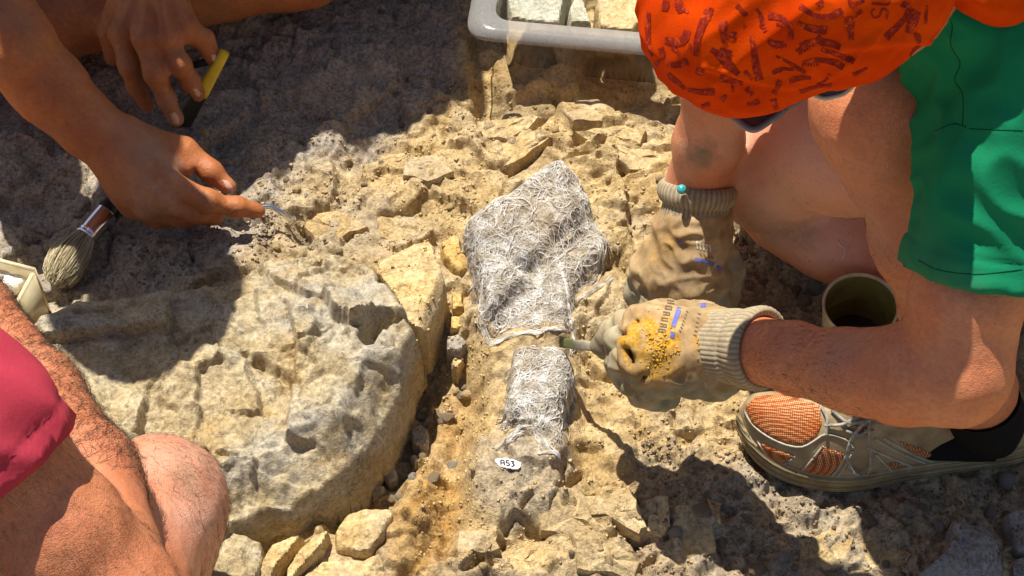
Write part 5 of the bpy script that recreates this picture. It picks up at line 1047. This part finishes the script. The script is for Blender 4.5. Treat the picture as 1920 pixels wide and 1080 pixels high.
V = wrinkle(V, N, [(axu + np.array([.2, .5, 0]), 5, 26, 1.0), ((1, .2, -.3), 5, 30, .8)], .0030, 5) - N * (hem * .0016)[:, None]; me = mesh_from(V, F, 't_shirt'); attr_set(me, 'dirt', .2 * smooth(.1, .5, n3(V * 12, 2)))
o = link('t_shirt', me, M['red'], pf_); smd = o.modifiers.new('thickness', 'SOLIDIFY'); smd.thickness = .002; smd.offset = -1; tag(o, 'faded red cotton t-shirt')
C_ = SDF(); C_.cone(PV + np.array([-.1, 0, 0]), PV + np.array([.1, 0, 0]), .145, .145, .05).limb([(*(PV + np.array([.1, .06, 0])), .105), (*at(120, 1330, .26), .088)], .03); Vc, Fc = C_.mesh(.007, 1); link('shorts', mesh_from(Vc, Fc, 'shorts'), M['darkcloth'], pf_)

# ================================================================== bones under gauze
bmt = rock_mat('grey_brown_bone', (.50, .41, .29), (.33, .26, .175), (.16, .12, .08), (.40, .37, .33), .6, seed=6.6); M['bone'] = bmt
nt_ = bmt.node_tree; pb_ = nt_.nodes['Principled BSDF']; src_ = pb_.inputs['Base Color'].links[0].from_socket; nz_ = nt_.nodes.new('ShaderNodeTexNoise'); nz_.inputs['Scale'].default_value = 42; nz_.inputs['Detail'].default_value = 8; nz_.inputs['Roughness'].default_value = .72; rp_ = nt_.nodes.new('ShaderNodeValToRGB'); rp_.color_ramp.elements[0].position = .50; rp_.color_ramp.elements[1].position = .62; rp_.color_ramp.elements[1].color = (.7, .7, .7, 1); rp_.color_ramp.elements[0].color = (0, 0, 0, 1); tc_ = nt_.nodes.new('ShaderNodeTexCoord'); mx_ = nt_.nodes.new('ShaderNodeMix'); mx_.data_type = 'RGBA'
nt_.links.new(tc_.outputs['Object'], nz_.inputs['Vector']); nt_.links.new(nz_.outputs[0], rp_.inputs[0]); nt_.links.new(rp_.outputs[0], mx_.inputs[0]); nt_.links.new(src_, mx_.inputs[6]); mx_.inputs[7].default_value = (.72, .69, .63, 1); nt_.links.new(mx_.outputs[2], pb_.inputs['Base Color'])          # dried glue and plaster smeared over the bone
def upper_top(x, y, sd):
    z0 = .040; a = at(1112, 388, z0); b = at(1000, 492, z0); d = b[:2] - a[:2]; nr = np.array([d[1], -d[0]]) / np.linalg.norm(d); nr = nr if nr[0] > 0 else -nr
    s = (x - a[0]) * nr[0] + (y - a[1]) * nr[1]; on = 1 - smooth(.0, .05, (y - a[1]) * 1.0)
    z = z0 + .010 * smooth(0, -.06, s) - .014 * smooth(0, .008, s) * (s > 0)
    dd, t = seg_dist(x, y, at2([(1115, 385), (1060, 430), (1000, 490), (985, 500)], z0)); z -= .012 * np.exp(-(dd / .006) ** 2)
    dd, t = seg_dist(x, y, at2([(880, 465), (930, 480), (985, 498), (1020, 480)], z0)); z -= .006 * np.exp(-(dd / .006) ** 2)
    dd, t = seg_dist(x, y, at2([(955, 365), (985, 360), (1000, 372)], z0)); z -= .008 * np.exp(-(dd / .006) ** 2)
    dd, t = seg_dist(x, y, at2([(1068, 340), (1085, 365), (1100, 380)], z0)); z -= .008 * np.exp(-(dd / .007) ** 2)
    return z + .005 * fbm(x, y, 30, 3, 71) - .010 * smooth(.0, .06, at(960, 540, z0)[1] - y)
UP = [(864, 412), (890, 392), (950, 352), (1005, 312), (1052, 290), (1070, 302), (1095, 330), (1112, 360), (1118, 385), (1148, 425), (1150, 455, .01), (1142, 490, .01), (1110, 515, .01), (1082, 545, .015), (1076, 580, .015), (1070, 614, .02), (1020, 622, .02), (960, 622, .02), (908, 616, .02), (898, 570), (892, 520), (880, 480), (866, 440)]
ub = rock('fossil_bone', UP, .040, -.01, M['bone'], .016, .0016, .004, 80, upper_top, .25, 'large fossil bone wrapped in white gauze in the middle of the dig', 'fossil bone')
def lower_top(x, y, sd):
    z0 = .052; c = at(1005, 700, z0)
    return z0 - .004 + .004 * fbm(x, y, 40, 3, 72) - .014 * smooth(.0, .05, c[1] - .02 - y) - .010 * smooth(.02, .035, x - at(1030, 700, z0)[0])
LO = [(960, 632), (1000, 628), (1045, 632), (1068, 644), (1078, 690, .035), (1072, 730, .035), (1056, 780, .035), (1054, 820, .035), (1045, 842, .03), (1015, 838, .03), (985, 800, .035), (950, 790, .035), (945, 745), (952, 690)]
lb = rock('fossil_bone', LO, .052, .02, M['bone'], .016, .0016, .003, 90, lower_top, .25, 'small fossil bone in frayed white gauze above the numbered tag', 'fossil bone')
gm = Mat('white_gauze_thread', .9, .15); M['gauze'] = gm.done(gm.ramp(gm.noise(70, 5, .65), [(.30, (.38, .32, .24)), (.46, (.58, .53, .45)), (.62, (.80, .78, .74))]))
def gauze(poly, z0, n, parent, seed, holes=(), dense=(), steps=15, length=.046, rim=True, curl=2.0):
    r = np.random.default_rng(seed); P = at2(poly, z0); lo = P.min(0); hi = P.max(0); st = []
    hz = [(at(h[0], h[1], z0)[:2], h[2]) for h in holes]; dn = [(at(h[0], h[1], z0)[:2], h[2]) for h in dense]
    while len(st) < n:
        q = lo + (hi - lo) * r.random((4000, 2)); k = poly_sd(q[:, 0], q[:, 1], P) > -.002; q = q[k]; p = np.full(len(q), .42) + 1.1 * fbm(q[:, 0], q[:, 1], 45, 3, seed)
        for c, rad in hz: p *= smooth(.3, 1.1, np.linalg.norm(q - c, axis=1) / rad) * .92 + .08
        for c, rad in dn: p += .6 * np.exp(-(np.linalg.norm(q - c, axis=1) / rad) ** 2)
        st += list(q[r.random(len(q)) < p / 1.6])
    p = np.array(st[:n]); ang = np.where(r.random(n) < .5, .55, 2.1) + r.normal(0, .5, n); bend = r.normal(0, 1.0, n) * curl; path = [p]
    for k in range(steps - 1):
        ang = ang + (bend + 2.2 * curl * fbm(p[:, 0], p[:, 1], 90, 2, seed + 2)) / steps * 2.0; p = p + np.stack([np.cos(ang), np.sin(ang)], -1) * length / steps * r.uniform(.5, 1.2, n)[:, None]; path.append(p)
    xy = np.stack(path, 1); out_ = poly_sd(xy[..., 0].ravel(), xy[..., 1].ravel(), P).reshape(n, steps).min(1); kp = (out_ > -.001) | ((out_ > -.008) & (r.random(n) < .4)); xy = xy[kp]; n = len(xy); z = Z(xy[..., 0].ravel(), xy[..., 1].ravel()).reshape(n, steps)
    zs = z.copy()
    for _ in range(4): zs[:, 1:-1] = np.maximum(z[:, 1:-1], (zs[:, :-2] + zs[:, 2:]) / 2)       # taut threads bridge hollows
    off = r.uniform(.0003, .0016, n)[:, None] + .0014 * np.sin(np.linspace(0, np.pi, steps))[None] * r.random(n)[:, None] ** 3 * 2
    V_, F_ = tubes(np.concatenate([xy, (zs + off)[..., None]], -1), r.choice([.00016, .00026, .00042], n, p=[.55, .33, .12])[:, None], 3, False)
    o = tag(link('gauze', mesh_from(V_, F_, 'gauze'), M['gauze'], parent), 'white gauze fibres stuck over the bone', kind='stuff')
    return o
gauze(UP, .040, 1900, ub, 1, holes=[(1060, 435, .022), (1020, 470, .018), (1000, 400, .05), (965, 362, .016), (1085, 350, .016), (930, 468, .018), (1085, 500, .012)], dense=[(1050, 320, .02), (900, 420, .02), (960, 520, .03), (1000, 590, .04), (910, 480, .015), (1085, 395, .012), (950, 610, .03)])
gauze(LO, .052, 850, lb, 2, holes=[(985, 655, .018), (975, 690, .016), (1055, 760, .010)], dense=[(1000, 740, .03), (990, 770, .03), (1030, 820, .02), (1040, 650, .012), (960, 760, .02)], length=.03)
def rope(pts, z0, parent, k=9, spread=.0016, seed=0, n=60, rad=.0003):
    r = np.random.default_rng(seed); c = spline(np.array(pts, float), n); XY = np.array([at(x, y, z0)[:2] for x, y in c]); out = []
    for i in range(k):
        w = np.cumsum(r.normal(0, 1, (n, 2)), 0) * .00022; w -= np.linspace(0, 1, n)[:, None] * w[-1]; xy = XY + w + r.normal(0, spread, 2) * .6; z = Z(xy[:, 0], xy[:, 1]); z = np.maximum(z, np.convolve(np.pad(z, 3, 'edge'), np.ones(7) / 7, 'valid')); out.append(np.column_stack([xy, z + r.uniform(.0004, .0018)]))
    V_, F_ = tubes(np.array(out), rad, 3, False); return tag(link('gauze_edge', mesh_from(V_, F_, 'gauze_edge'), M['gauze'], parent), kind='stuff')
for i, pts in enumerate(([(905, 520), (900, 560), (912, 600), (930, 614), (1000, 608), (1060, 600)], [(868, 440), (900, 470), (940, 470), (990, 495), (1040, 478), (1080, 440), (1112, 395)], [(1050, 480), (1062, 520), (1070, 560), (1078, 600), (1072, 625)], [(870, 412), (930, 375), (1000, 318), (1048, 292)],
                         [(1010, 480), (1012, 530), (995, 570), (940, 600)], [(1130, 430), (1120, 480), (1095, 500), (1062, 520)], [(1150, 480), (1120, 510), (1085, 530)], [(1050, 300), (1060, 340), (1040, 350)])): rope(pts, .040, ub, 12, .0014, 20 + i)
for i, pts in enumerate(([(930, 745), (960, 740), (1010, 760), (1040, 785)], [(930, 760), (970, 775), (1000, 790)], [(925, 815), (960, 800), (1000, 790), (1030, 830), (1050, 842)], [(940, 820), (980, 800)], [(955, 715), (1000, 735), (1050, 730)], [(1062, 655), (1078, 690), (1070, 740), (1050, 790)], [(1010, 840), (1048, 838)], [(1000, 790), (1012, 815), (1010, 838)])): rope(pts, .05, lb, 10, .0018, 50 + i)

# white numbered tag
tg = Mat('white_paper', .7, .3); M['paper'] = tg.done((.84, .83, .82)); ik = Mat('black_ink', .7, .2); M['bink'] = ik.done((.012, .012, .014))
def drape_poly(pts, dz, z0=.04, step=2.0):
    P = np.array(pts, float); xs = np.arange(P[:, 0].min(), P[:, 0].max() + step, step); ys = np.arange(P[:, 1].min(), P[:, 1].max() + step, step); x, y = np.meshgrid(xs, ys); sd = poly_sd(x, y, P); k = sd > -.8
    return x, y, k
x, y, k = drape_poly([(928, 865), (932, 862), (950, 861), (970, 865), (977, 870), (976, 879), (970, 884), (952, 882), (936, 878), (930, 870)], 0, step=1.5); ii = -np.ones(x.shape, int); ii[k] = np.arange(k.sum())
tz = on_ground(952, 872)[2]; XY = np.array([at(a, b, tz)[:2] for a, b in zip(x[k], y[k])]); zf = Z(XY[:, 0], XY[:, 1]); zz = np.full(len(XY), np.max(zf)) * .5 + .5 * np.median(zf) + .0014
A = np.column_stack([XY - XY.mean(0), np.ones(len(XY))]); co_, *_ = np.linalg.lstsq(A, zf, rcond=None); tilt = lambda p: (np.column_stack([p - XY.mean(0), np.ones(len(p))]) @ co_) + .0030
kk = k[:-1, :-1] & k[:-1, 1:] & k[1:, 1:] & k[1:, :-1]; q = np.stack([ii[:-1, :-1][kk], ii[1:, :-1][kk], ii[1:, 1:][kk], ii[:-1, 1:][kk]], -1)
tgo = link('number_tag', mesh_from(np.column_stack([XY, tilt(XY)]), q, 'number_tag'), M['paper']); smd = tgo.modifiers.new('thickness', 'SOLIDIFY'); smd.thickness = .0012; tag(tgo, 'small white tag marked A53 below the lower gauze', 'tag')
strokes = {'A': [[(0, 1), (0, .25), (.25, 0), (.75, 0), (1, .25), (1, 1)], [(0, .55), (1, .55)]], '5': [[(1, 0), (.05, 0), (.05, .45), (.7, .42), (1, .7), (.6, 1), (0, .95)]], '3': [[(0, 0), (.9, .05), (.45, .42), (1, .7), (.5, 1), (0, .92)]]}
for chx, x0 in (('A', 938.5), ('5', 948.5), ('3', 957.5)):
    VV = []; FF = []
    for st in strokes[chx]:
        pp = np.array([(x0 + u * 6.5 + v * .8, 866 + v * 11 + (x0 - 938) * .10) for u, v in st]); pp = np.vstack([a + (b - a) * t for a, b in zip(pp[:-1], pp[1:]) for t in (0, .25, .5, .75)] + [pp[-1]]); w = np.array([at(a, b, tz)[:2] for a, b in pp]); V_, F_ = tubes(np.column_stack([w, tilt(w) + .0006])[None], .00062, 6); o_ = sum(len(v) for v in VV); VV.append(V_); FF += [f + o_ for f in F_]
    link('numeral' if chx != 'A' else 'letter', mesh_from(np.vstack(VV), FF, 'glyph'), M['bink'], tgo)

# ================================================================== round brush lying in the shade
rb = empty('brush', tuple(on_ground(150, 465))); tag(rb, 'round soft-bristled brush with chrome ferrule lying in the shade', 'brush'); bpy.context.view_layer.update()
g0 = on_ground(108, 528)[2]; tip = at(104, 524, g0 + .018); neck = at(158, 445, g0 + .022); fe = at(198, 400, g0 + .022); hd = at(232, 358, g0 + .020)
dv = tip - neck; Lb = np.linalg.norm(dv); dv /= Lb; s1 = np.cross(dv, [0, 0, 1.0]); s1 /= np.linalg.norm(s1); s2 = np.cross(s1, dv)
rr = np.random.default_rng(9); nb_ = 3000; th = rr.random(nb_) * 2 * np.pi; rad = np.sqrt(rr.random(nb_)); t = np.linspace(0, 1, 7); bul = np.interp(t, [0, .25, .55, .8, 1], [.0118, .0165, .0200, .0195, .0150]); Lf = (.80 + .26 * np.sqrt(np.clip(1 - rad ** 2, 0, 1))) * Lb * rr.uniform(.97, 1.03, nb_)
P = neck + (Lf[:, None] * t[None])[..., None] * dv + (rad[:, None] * bul[None])[..., None] * (np.cos(th)[:, None, None] * s1 + np.sin(th)[:, None, None] * s2) + rr.normal(0, .0016, (nb_, 1, 3)) * t[None, :, None]
V_, F_ = tubes(P, np.linspace(.00030, .00016, 7)[None], 3, False); hb = Mat('tan_bristle', .6, .3); M['bristle'] = hb.done(hb.ramp(hb.attr('rnd'), [(.1, (.16, .12, .06)), (.5, (.55, .46, .27)), (.9, (.90, .80, .55))])); bo = tag(link('bristles', mesh_from(V_, F_, 'bristles'), M['bristle'], rb), kind='stuff'); attr_set(bo.data, 'rnd', np.repeat(rr.random(nb_), 21))
cr = Mat('chrome', .10, .5); M['chrome'] = cr.done((.82, .82, .84), Metallic=1.0); Lfe = np.linalg.norm(fe - neck)
lathe((neck, fe), [(-.001, .0100), (0, .0118), (.002, .0124), (.003, .0119), (Lfe * .18, .0124), (Lfe * .22, .0119), (Lfe * .9, .0128), (Lfe, .0126), (Lfe + .0005, .010)], 64, 0, 0, M['chrome'], rb, 'ferrule'); bk = Mat('black_lacquer', .35, .4); M['black'] = bk.done((.018, .018, .018)); Lh = np.linalg.norm(hd - fe); lathe((fe, hd), [(-.001, .0122), (.004, .0120), (Lh * .5, .0100), (Lh * .9, .0085), (Lh, .004), (Lh + .001, .0)], 48, 0, 0, M['black'], rb, 'handle')

# cream box corner at the left edge, with plaster scraps
cb = empty('plastic_box', tuple(on_ground(20, 545))); tag(cb, 'cream plastic box at the left edge holding white scraps', 'box'); bpy.context.view_layer.update()
gz = on_ground(40, 560)[2]; c0 = at(66, 505, .052); c1 = at(-60, 472, .052); ex = c1 - c0; ex[2] = 0; Lx = np.linalg.norm(ex); ex /= Lx; ey = np.array([ex[1], -ex[0], 0]); ey = ey if ey[1] < 0 else -ey; bt = gz - .006
def wallbox(name, pts, z0, z1, th_, mat, parent):
    a, b = pts; d = b - a; n_ = np.array([d[1], -d[0], 0]); n_ /= np.linalg.norm(n_); bm = bmesh.new(); v = []
    for z in (z0, z1):
        for p in (a - n_ * th_ / 2, b - n_ * th_ / 2, b + n_ * th_ / 2, a + n_ * th_ / 2): v.append(bm.verts.new((p[0], p[1], z)))
    for f in ((3, 2, 1, 0), (4, 5, 6, 7), (0, 1, 5, 4), (1, 2, 6, 5), (2, 3, 7, 6), (3, 0, 4, 7)): bm.faces.new([v[i] for i in f])
    bmesh.ops.recalc_face_normals(bm, faces=bm.faces); bmesh.ops.bevel(bm, geom=list(bm.edges), offset=min(th_, .004) * .35, segments=2, affect='EDGES'); me = bpy.data.meshes.new(name); bm.to_mesh(me); bm.free(); return link(name, me, mat, parent)
D_ = .075
for a, b in ((c0, c1), (c0 + ey * .004, c0 + ey * D_), (c1 + ey * .004, c1 + ey * D_), (c0 + ey * (D_ + .004), c1 + ey * (D_ + .004))): wallbox('wall', (a, b), bt, .052 + (0 if a is c0 else .0006), .0055, M['cream'], cb)
wallbox('base', (c0 + ey * D_ / 2, c1 + ey * D_ / 2), bt - .002, bt + .003, D_ - .004, M['cream'], cb)
STN = []
def stone_mesh(seed, sub=2, rough=.10, flat=1.0):
    r = np.random.default_rng(seed); bm = bmesh.new(); bmesh.ops.create_icosphere(bm, subdivisions=sub, radius=1.0); nr = r.normal(size=(9, 3)); nr /= np.linalg.norm(nr, axis=1)[:, None]; dd = r.uniform(.62, .95, 9)
    for v in bm.verts:
        p = np.array(v.co); h = nr @ p; k = np.where(h > .05, dd / np.maximum(h, .05), 9); s = min(1.0, k.min()); v.co = Vector(p * s * (1 + rough * float(n3((p * 2.2)[None], seed)[0])))
    me = bpy.data.meshes.new('stone_shape'); bm.to_mesh(me); bm.free(); return me
pw = Mat('white_plaster', .9, .2); M['plaster'] = pw.done((.72, .70, .62), pw.bump(pw.noise(200, 5), .4, .002))
PL = ('leftmost but one', 'middle', 'rightmost', 'largest, lowest', 'leftmost')
for i, (x_, y_, s_) in enumerate(((12, 515, .010), (28, 518, .009), (40, 525, .011), (20, 535, .012), (-5, 520, .010))):
    o = link('plaster_scrap', stone_mesh(200 + i), M['plaster']); p = at(x_, y_, .032); o.location = p; o.scale = (s_, s_ * .8, s_ * .9); o.rotation_euler = (i, i * 2.1, i * .7); tag(o, PL[i] + ' white plaster scrap lying in the cream box', 'plaster scrap', 'plaster scraps in the cream box')

# ================================================================== clear tray with rock samples
tr = empty('plastic_tray', tuple(at(1050, 20, 0))); tag(tr, 'clear plastic tray of rock pieces at the top beside the bandana', 'tray'); bpy.context.view_layer.update()
def plastic(name, diff, tint):
    m = bpy.data.materials.new(name); m.use_nodes = True; nt = m.node_tree; nt.nodes.clear(); N_ = nt.nodes.new; out = N_('ShaderNodeOutputMaterial'); tp = N_('ShaderNodeBsdfTransparent'); tp.inputs[0].default_value = (*tint, 1)
    gs = N_('ShaderNodeBsdfGlossy'); gs.inputs['Roughness'].default_value = .12; df = N_('ShaderNodeBsdfTranslucent'); df.inputs[0].default_value = (.85, .84, .80, 1); d2 = N_('ShaderNodeBsdfDiffuse'); d2.inputs[0].default_value = (.85, .84, .80, 1); md = N_('ShaderNodeMixShader'); md.inputs[0].default_value = .85
    nz = N_('ShaderNodeTexNoise'); nz.inputs['Scale'].default_value = 60; nz.inputs['Detail'].default_value = 6; mr = N_('ShaderNodeMapRange'); mr.inputs[3].default_value = diff * .5; mr.inputs[4].default_value = diff * 1.5
    m1 = N_('ShaderNodeMixShader'); m2 = N_('ShaderNodeMixShader'); fz = N_('ShaderNodeFresnel'); fz.inputs[0].default_value = 1.48; L_ = nt.links.new
    L_(nz.outputs[0], mr.inputs[0]); L_(df.outputs[0], md.inputs[1]); L_(d2.outputs[0], md.inputs[2]); L_(mr.outputs[0], m1.inputs[0]); L_(tp.outputs[0], m1.inputs[1]); L_(md.outputs[0], m1.inputs[2]); L_(fz.outputs[0], m2.inputs[0]); L_(m1.outputs[0], m2.inputs[1]); L_(gs.outputs[0], m2.inputs[2]); L_(m2.outputs[0], out.inputs[0]); return m
M['clear'] = plastic('clear_plastic', .05, (.96, .96, .94)); M['frosted'] = plastic('scuffed_clear_plastic', .24, (.95, .95, .93))
zr = .070; A0 = at(861, -8, zr)[:2]; c_bl = at(872, 66, zr)[:2]; e1 = at(1260, 101, zr)[:2] - c_bl; e1 /= np.linalg.norm(e1); e2 = np.array([-e1[1], e1[0]]); Wt, Ht = .30, .20
def rr_ring(inset, z, rad, n=8):
    pts = []
    for cx, cy, a0 in ((inset + rad, inset + rad, np.pi), (Wt - inset - rad, inset + rad, 1.5 * np.pi), (Wt - inset - rad, Ht - inset - rad, 0), (inset + rad, Ht - inset - rad, .5 * np.pi)):
        for t in np.linspace(0, np.pi / 2, n): pts.append((cx + rad * np.cos(a0 + t), cy + rad * np.sin(a0 + t)))
    p = np.array(pts); return np.column_stack([c_bl + p[:, :1] * e1 + p[:, 1:] * e2, np.full(len(p), z)])
zb = -.026
rings = [rr_ring(0, zr - .006, .022), rr_ring(0, zr, .022), rr_ring(.014, zr + .003, .020), rr_ring(.027, zr - .001, .016), rr_ring(.029, zr - .012, .015), rr_ring(.037, zb + .006, .014), rr_ring(.042, zb, .012)]
def ring_mesh(name, rs, mat, cap):
    Vr = np.array(rs); n_, k_, _ = Vr.shape; ii = np.arange(n_ * k_).reshape(n_, k_); A_ = ii[:-1]; B_ = ii[1:]; Fr = [np.stack([A_, np.roll(A_, -1, 1), np.roll(B_, -1, 1), B_], -1).reshape(-1, 4)] + ([ii[-1][None]] if cap else [])
    return link(name, mesh_from(Vr.reshape(-1, 3), Fr, name), mat, tr)
ring_mesh('rim', rings[:4], M['frosted'], False); ring_mesh('wall', [rings[3] - np.array([0, 0, .0004])] + rings[4:], M['clear'], True)
def tray_rock(px, z1, z0, lab, seed, mat='green_stone'): return rock('rock_sample', px, z1, z0, M[mat], .005, .0018, .0022, seed, None, .3, lab, 'rock sample', field=False)
tray_rock([(946, 0, .045), (952, 36, .045), (1010, 44, .045), (1052, 44, .045), (1060, 10, .045), (1075, -40, .045), (980, -60, .045), (940, -30, .045)], .045, zb + .003, 'large grey-green rock piece at the left in the clear tray', 301)
tray_rock([(1062, 20, .052), (1066, 44, .052), (1104, 46, .052), (1112, 40, .052), (1100, -10, .052), (1090, -60, .052), (1075, -20, .052)], .052, zb + .003, 'narrow grey-green rock piece in the middle of the clear tray', 302)
tray_rock([(1118, 52, .045), (1190, 62, .045), (1215, 30, .045), (1190, -50, .045), (1120, -40, .045), (1114, 10, .045)], .045, zb + .003, 'sandy tan rock piece in the clear tray beside the bandana', 303, 'stone')

# ================================================================== loose stones and crumbs
PEB = [stone_mesh(400 + i, 2, .14) for i in range(10)]
for me_ in PEB: me_.polygons.foreach_set('use_smooth', np.zeros(len(me_.polygons), bool))
for me_ in PEB[:4]: me_.materials.append(M['stone'])
for me_ in PEB[4:7]: me_.materials.append(M['soil'])
for me_ in PEB[7:]: me_.materials.append(M['grey_stone'])
areas = [('small_stone', (785, 650, 890, 900), 14, (.0040, .0085), 'small loose stones in the ochre gully right of the boulder', 'loose stones in the gully', (0, 10)),
         ('pebble', (660, 850, 800, 950), 10, (.0040, .0080), 'grey pebbles in the shady gap along the boulder', 'pebbles in the gap along the boulder', (5, 10)),
         ('clod', (520, 220, 880, 430), 12, (.0028, .0050), 'clods on the sunlit terrace above the boulder', 'clods on the sunlit terrace', (0, 7)),
         ('clod', (230, 150, 820, 480), 14, (.0035, .0075), 'clods in the shade below the kneeling person', 'clods in the upper left shade', (0, 10)),
         ('clod', (1375, 420, 1550, 600), 14, (.0040, .0095), 'dark clods on the rough soil beside the mug', 'clods beside the mug', (4, 10)),
         ('pebble', (1220, 930, 1900, 1070), 18, (.0040, .0100), 'grey pebbles on the ground below the running shoe', 'pebbles below the running shoe', (4, 10)),
         ('small_stone', (870, 1000, 1220, 1075), 8, (.0028, .0050), 'rock crumbs on the cracked plates along the bottom', 'crumbs on the cracked plates', (0, 7)),
         ('small_stone', (960, 235, 1240, 500), 12, (.0028, .0060), 'small stones on the layered ground round the large gauzed bone', 'stones round the large gauzed bone', (0, 7))]
ORD = 'first second third fourth fifth sixth seventh eighth ninth tenth eleventh twelfth thirteenth fourteenth fifteenth sixteenth seventeenth eighteenth'.split()
for nm, (xa, ya, xb, yb), cnt, (sa, sb), lab, grp, (m0_, m1_) in areas:
    xs_ = [xa + (xb - xa) * (k + RND.uniform(.15, .85)) / cnt for k in range(cnt)]
    for k, x_ in enumerate(xs_):
        for _ in range(30):
            p = on_ground(x_, RND.uniform(ya, yb)); g = float(sample(FIELDS[0], np.array([p[0]]), np.array([p[1]]))[0])
            if p[2] <= g + .001: break
        s = sa + (sb - sa) * RND.random() ** 1.6; o = bpy.data.objects.new(nm, PEB[RND.randrange(m0_, m1_)]); COL.objects.link(o)
        o.location = (p[0], p[1], p[2] + s * .25); o.scale = (s * RND.uniform(.8, 1.35), s * RND.uniform(.7, 1.1), s * RND.uniform(.5, .85)); o.rotation_euler = (RND.uniform(-.5, .5), RND.uniform(-.5, .5), RND.uniform(0, 6.3)); tag(o, ORD[k] + ' from left of the ' + lab, 'stone', grp)
sp = link('pebble', stone_mesh(470, 3, .08), M['grey_stone']); q = on_ground(1885, 905); sp.location = (q[0], q[1], q[2] + .006); sp.scale = (.0085, .0105, .0095); tag(sp, 'rounded light grey pebble beside the heel of the shoe', 'stone')
# crumbs: too small and too many to count
def crumbs(n, regions, smin, smax, mat, name, lab, seed):
    r = np.random.default_rng(seed); base = np.array([(1, 0, 0), (-1, 0, 0), (0, 1, 0), (0, -1, 0), (0, 0, 1), (0, 0, -.6)], float); tri = np.array([(0, 2, 4), (2, 1, 4), (1, 3, 4), (3, 0, 4), (2, 0, 5), (1, 2, 5), (3, 1, 5), (0, 3, 5)]); pts = []
    w = np.array([g[4] for g in regions], float); w /= w.sum()
    for g, c in zip(regions, r.multinomial(n, w)):
        px = r.uniform(g[0], g[2], c); py = r.uniform(g[1], g[3], c); pts.append(np.array([at(a, b, 0)[:2] for a, b in zip(px, py)]))
    xy = np.vstack(pts); keep = fbm(xy[:, 0], xy[:, 1], 26, 2, seed) > r.uniform(-.5, .35, len(xy)); xy = xy[keep]; z = Z(xy[:, 0], xy[:, 1]); m_ = len(xy); s = smin + (smax - smin) * r.random(m_) ** 3; V = base[None] * s[:, None, None] * r.uniform(.55, 1.25, (m_, 6, 3)); a = r.uniform(0, 6.3, m_); ca, sa_ = np.cos(a), np.sin(a)
    V = np.stack([V[..., 0] * ca[:, None] - V[..., 1] * sa_[:, None], V[..., 0] * sa_[:, None] + V[..., 1] * ca[:, None], V[..., 2] * .8], -1) + np.column_stack([xy, z + s * .35])[:, None, :]
    return tag(link(name, mesh_from(V.reshape(-1, 3), (tri[None] + 6 * np.arange(m_)[:, None, None]).reshape(-1, 3), name), mat, None, False), lab, kind='stuff')
crumbs(9500, [(480, 150, 920, 470, 2), (0, 0, 860, 560, 3), (860, 60, 1280, 500, 2), (1080, 560, 1420, 860, 1.5), (780, 600, 920, 1080, 1.5), (860, 880, 1300, 1080, 1)], .0007, .0028, M['stone'], 'crumbs', 'sandy crumbs strewn over the dig', 1)
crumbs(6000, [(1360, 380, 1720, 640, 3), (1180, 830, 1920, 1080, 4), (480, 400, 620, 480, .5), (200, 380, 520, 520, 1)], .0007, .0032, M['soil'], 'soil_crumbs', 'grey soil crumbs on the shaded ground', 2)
# mustard-yellow grit stuck to the glove
rr = np.random.default_rng(21); VV = []; tri = np.array([(0, 2, 4), (2, 1, 4), (1, 3, 4), (3, 0, 4), (2, 0, 5), (1, 2, 5), (3, 1, 5), (0, 3, 5)]); base = np.array([(1, 0, 0), (-1, 0, 0), (0, 1, 0), (0, -1, 0), (0, 0, 1), (0, 0, -1)], float)
for cx, cy, sx, sy, c_ in ((1222, 628, 14, 20, 30), (1240, 650, 12, 18, 42), (1225, 680, 12, 12, 24), (1268, 657, 8, 4, 14), (1312, 645, 4, 14, 16)):
    for _ in range(c_):
        h = hit('gl', rr.normal(cx, sx), rr.normal(cy, sy), .0003)
        if h is not None: VV.append(h + base * rr.uniform(.0004, .0016) * rr.uniform(.35, 1.5, (6, 3)))
gy = Mat('mustard_grit', .95, .1); M['grit'] = gy.done(gy.ramp(gy.noise(500, 2), [(.35, (.36, .19, .02)), (.65, (.62, .40, .06))])); tag(link('grit', mesh_from(np.vstack(VV), (tri[None] + 6 * np.arange(len(VV))[:, None, None]).reshape(-1, 3), 'grit'), M['grit'], gl, False), 'mustard-yellow grit caked on the glove', kind='stuff')
# stray thread on the calf
bvh_of('pr', *[np.array(a) for a in ([tuple(v.co) for v in pr.data.vertices], [tuple(p.vertices) for p in pr.data.polygons])])
o = cord_on('pr', [(1571, 450), (1575, 460), (1583, 465), (1584, 475), (1578, 487)], .0006, M['gauze'], None, 'thread', 24, .0006); tag(o, 'short white thread stuck to the bare calf above the mug', 'thread')
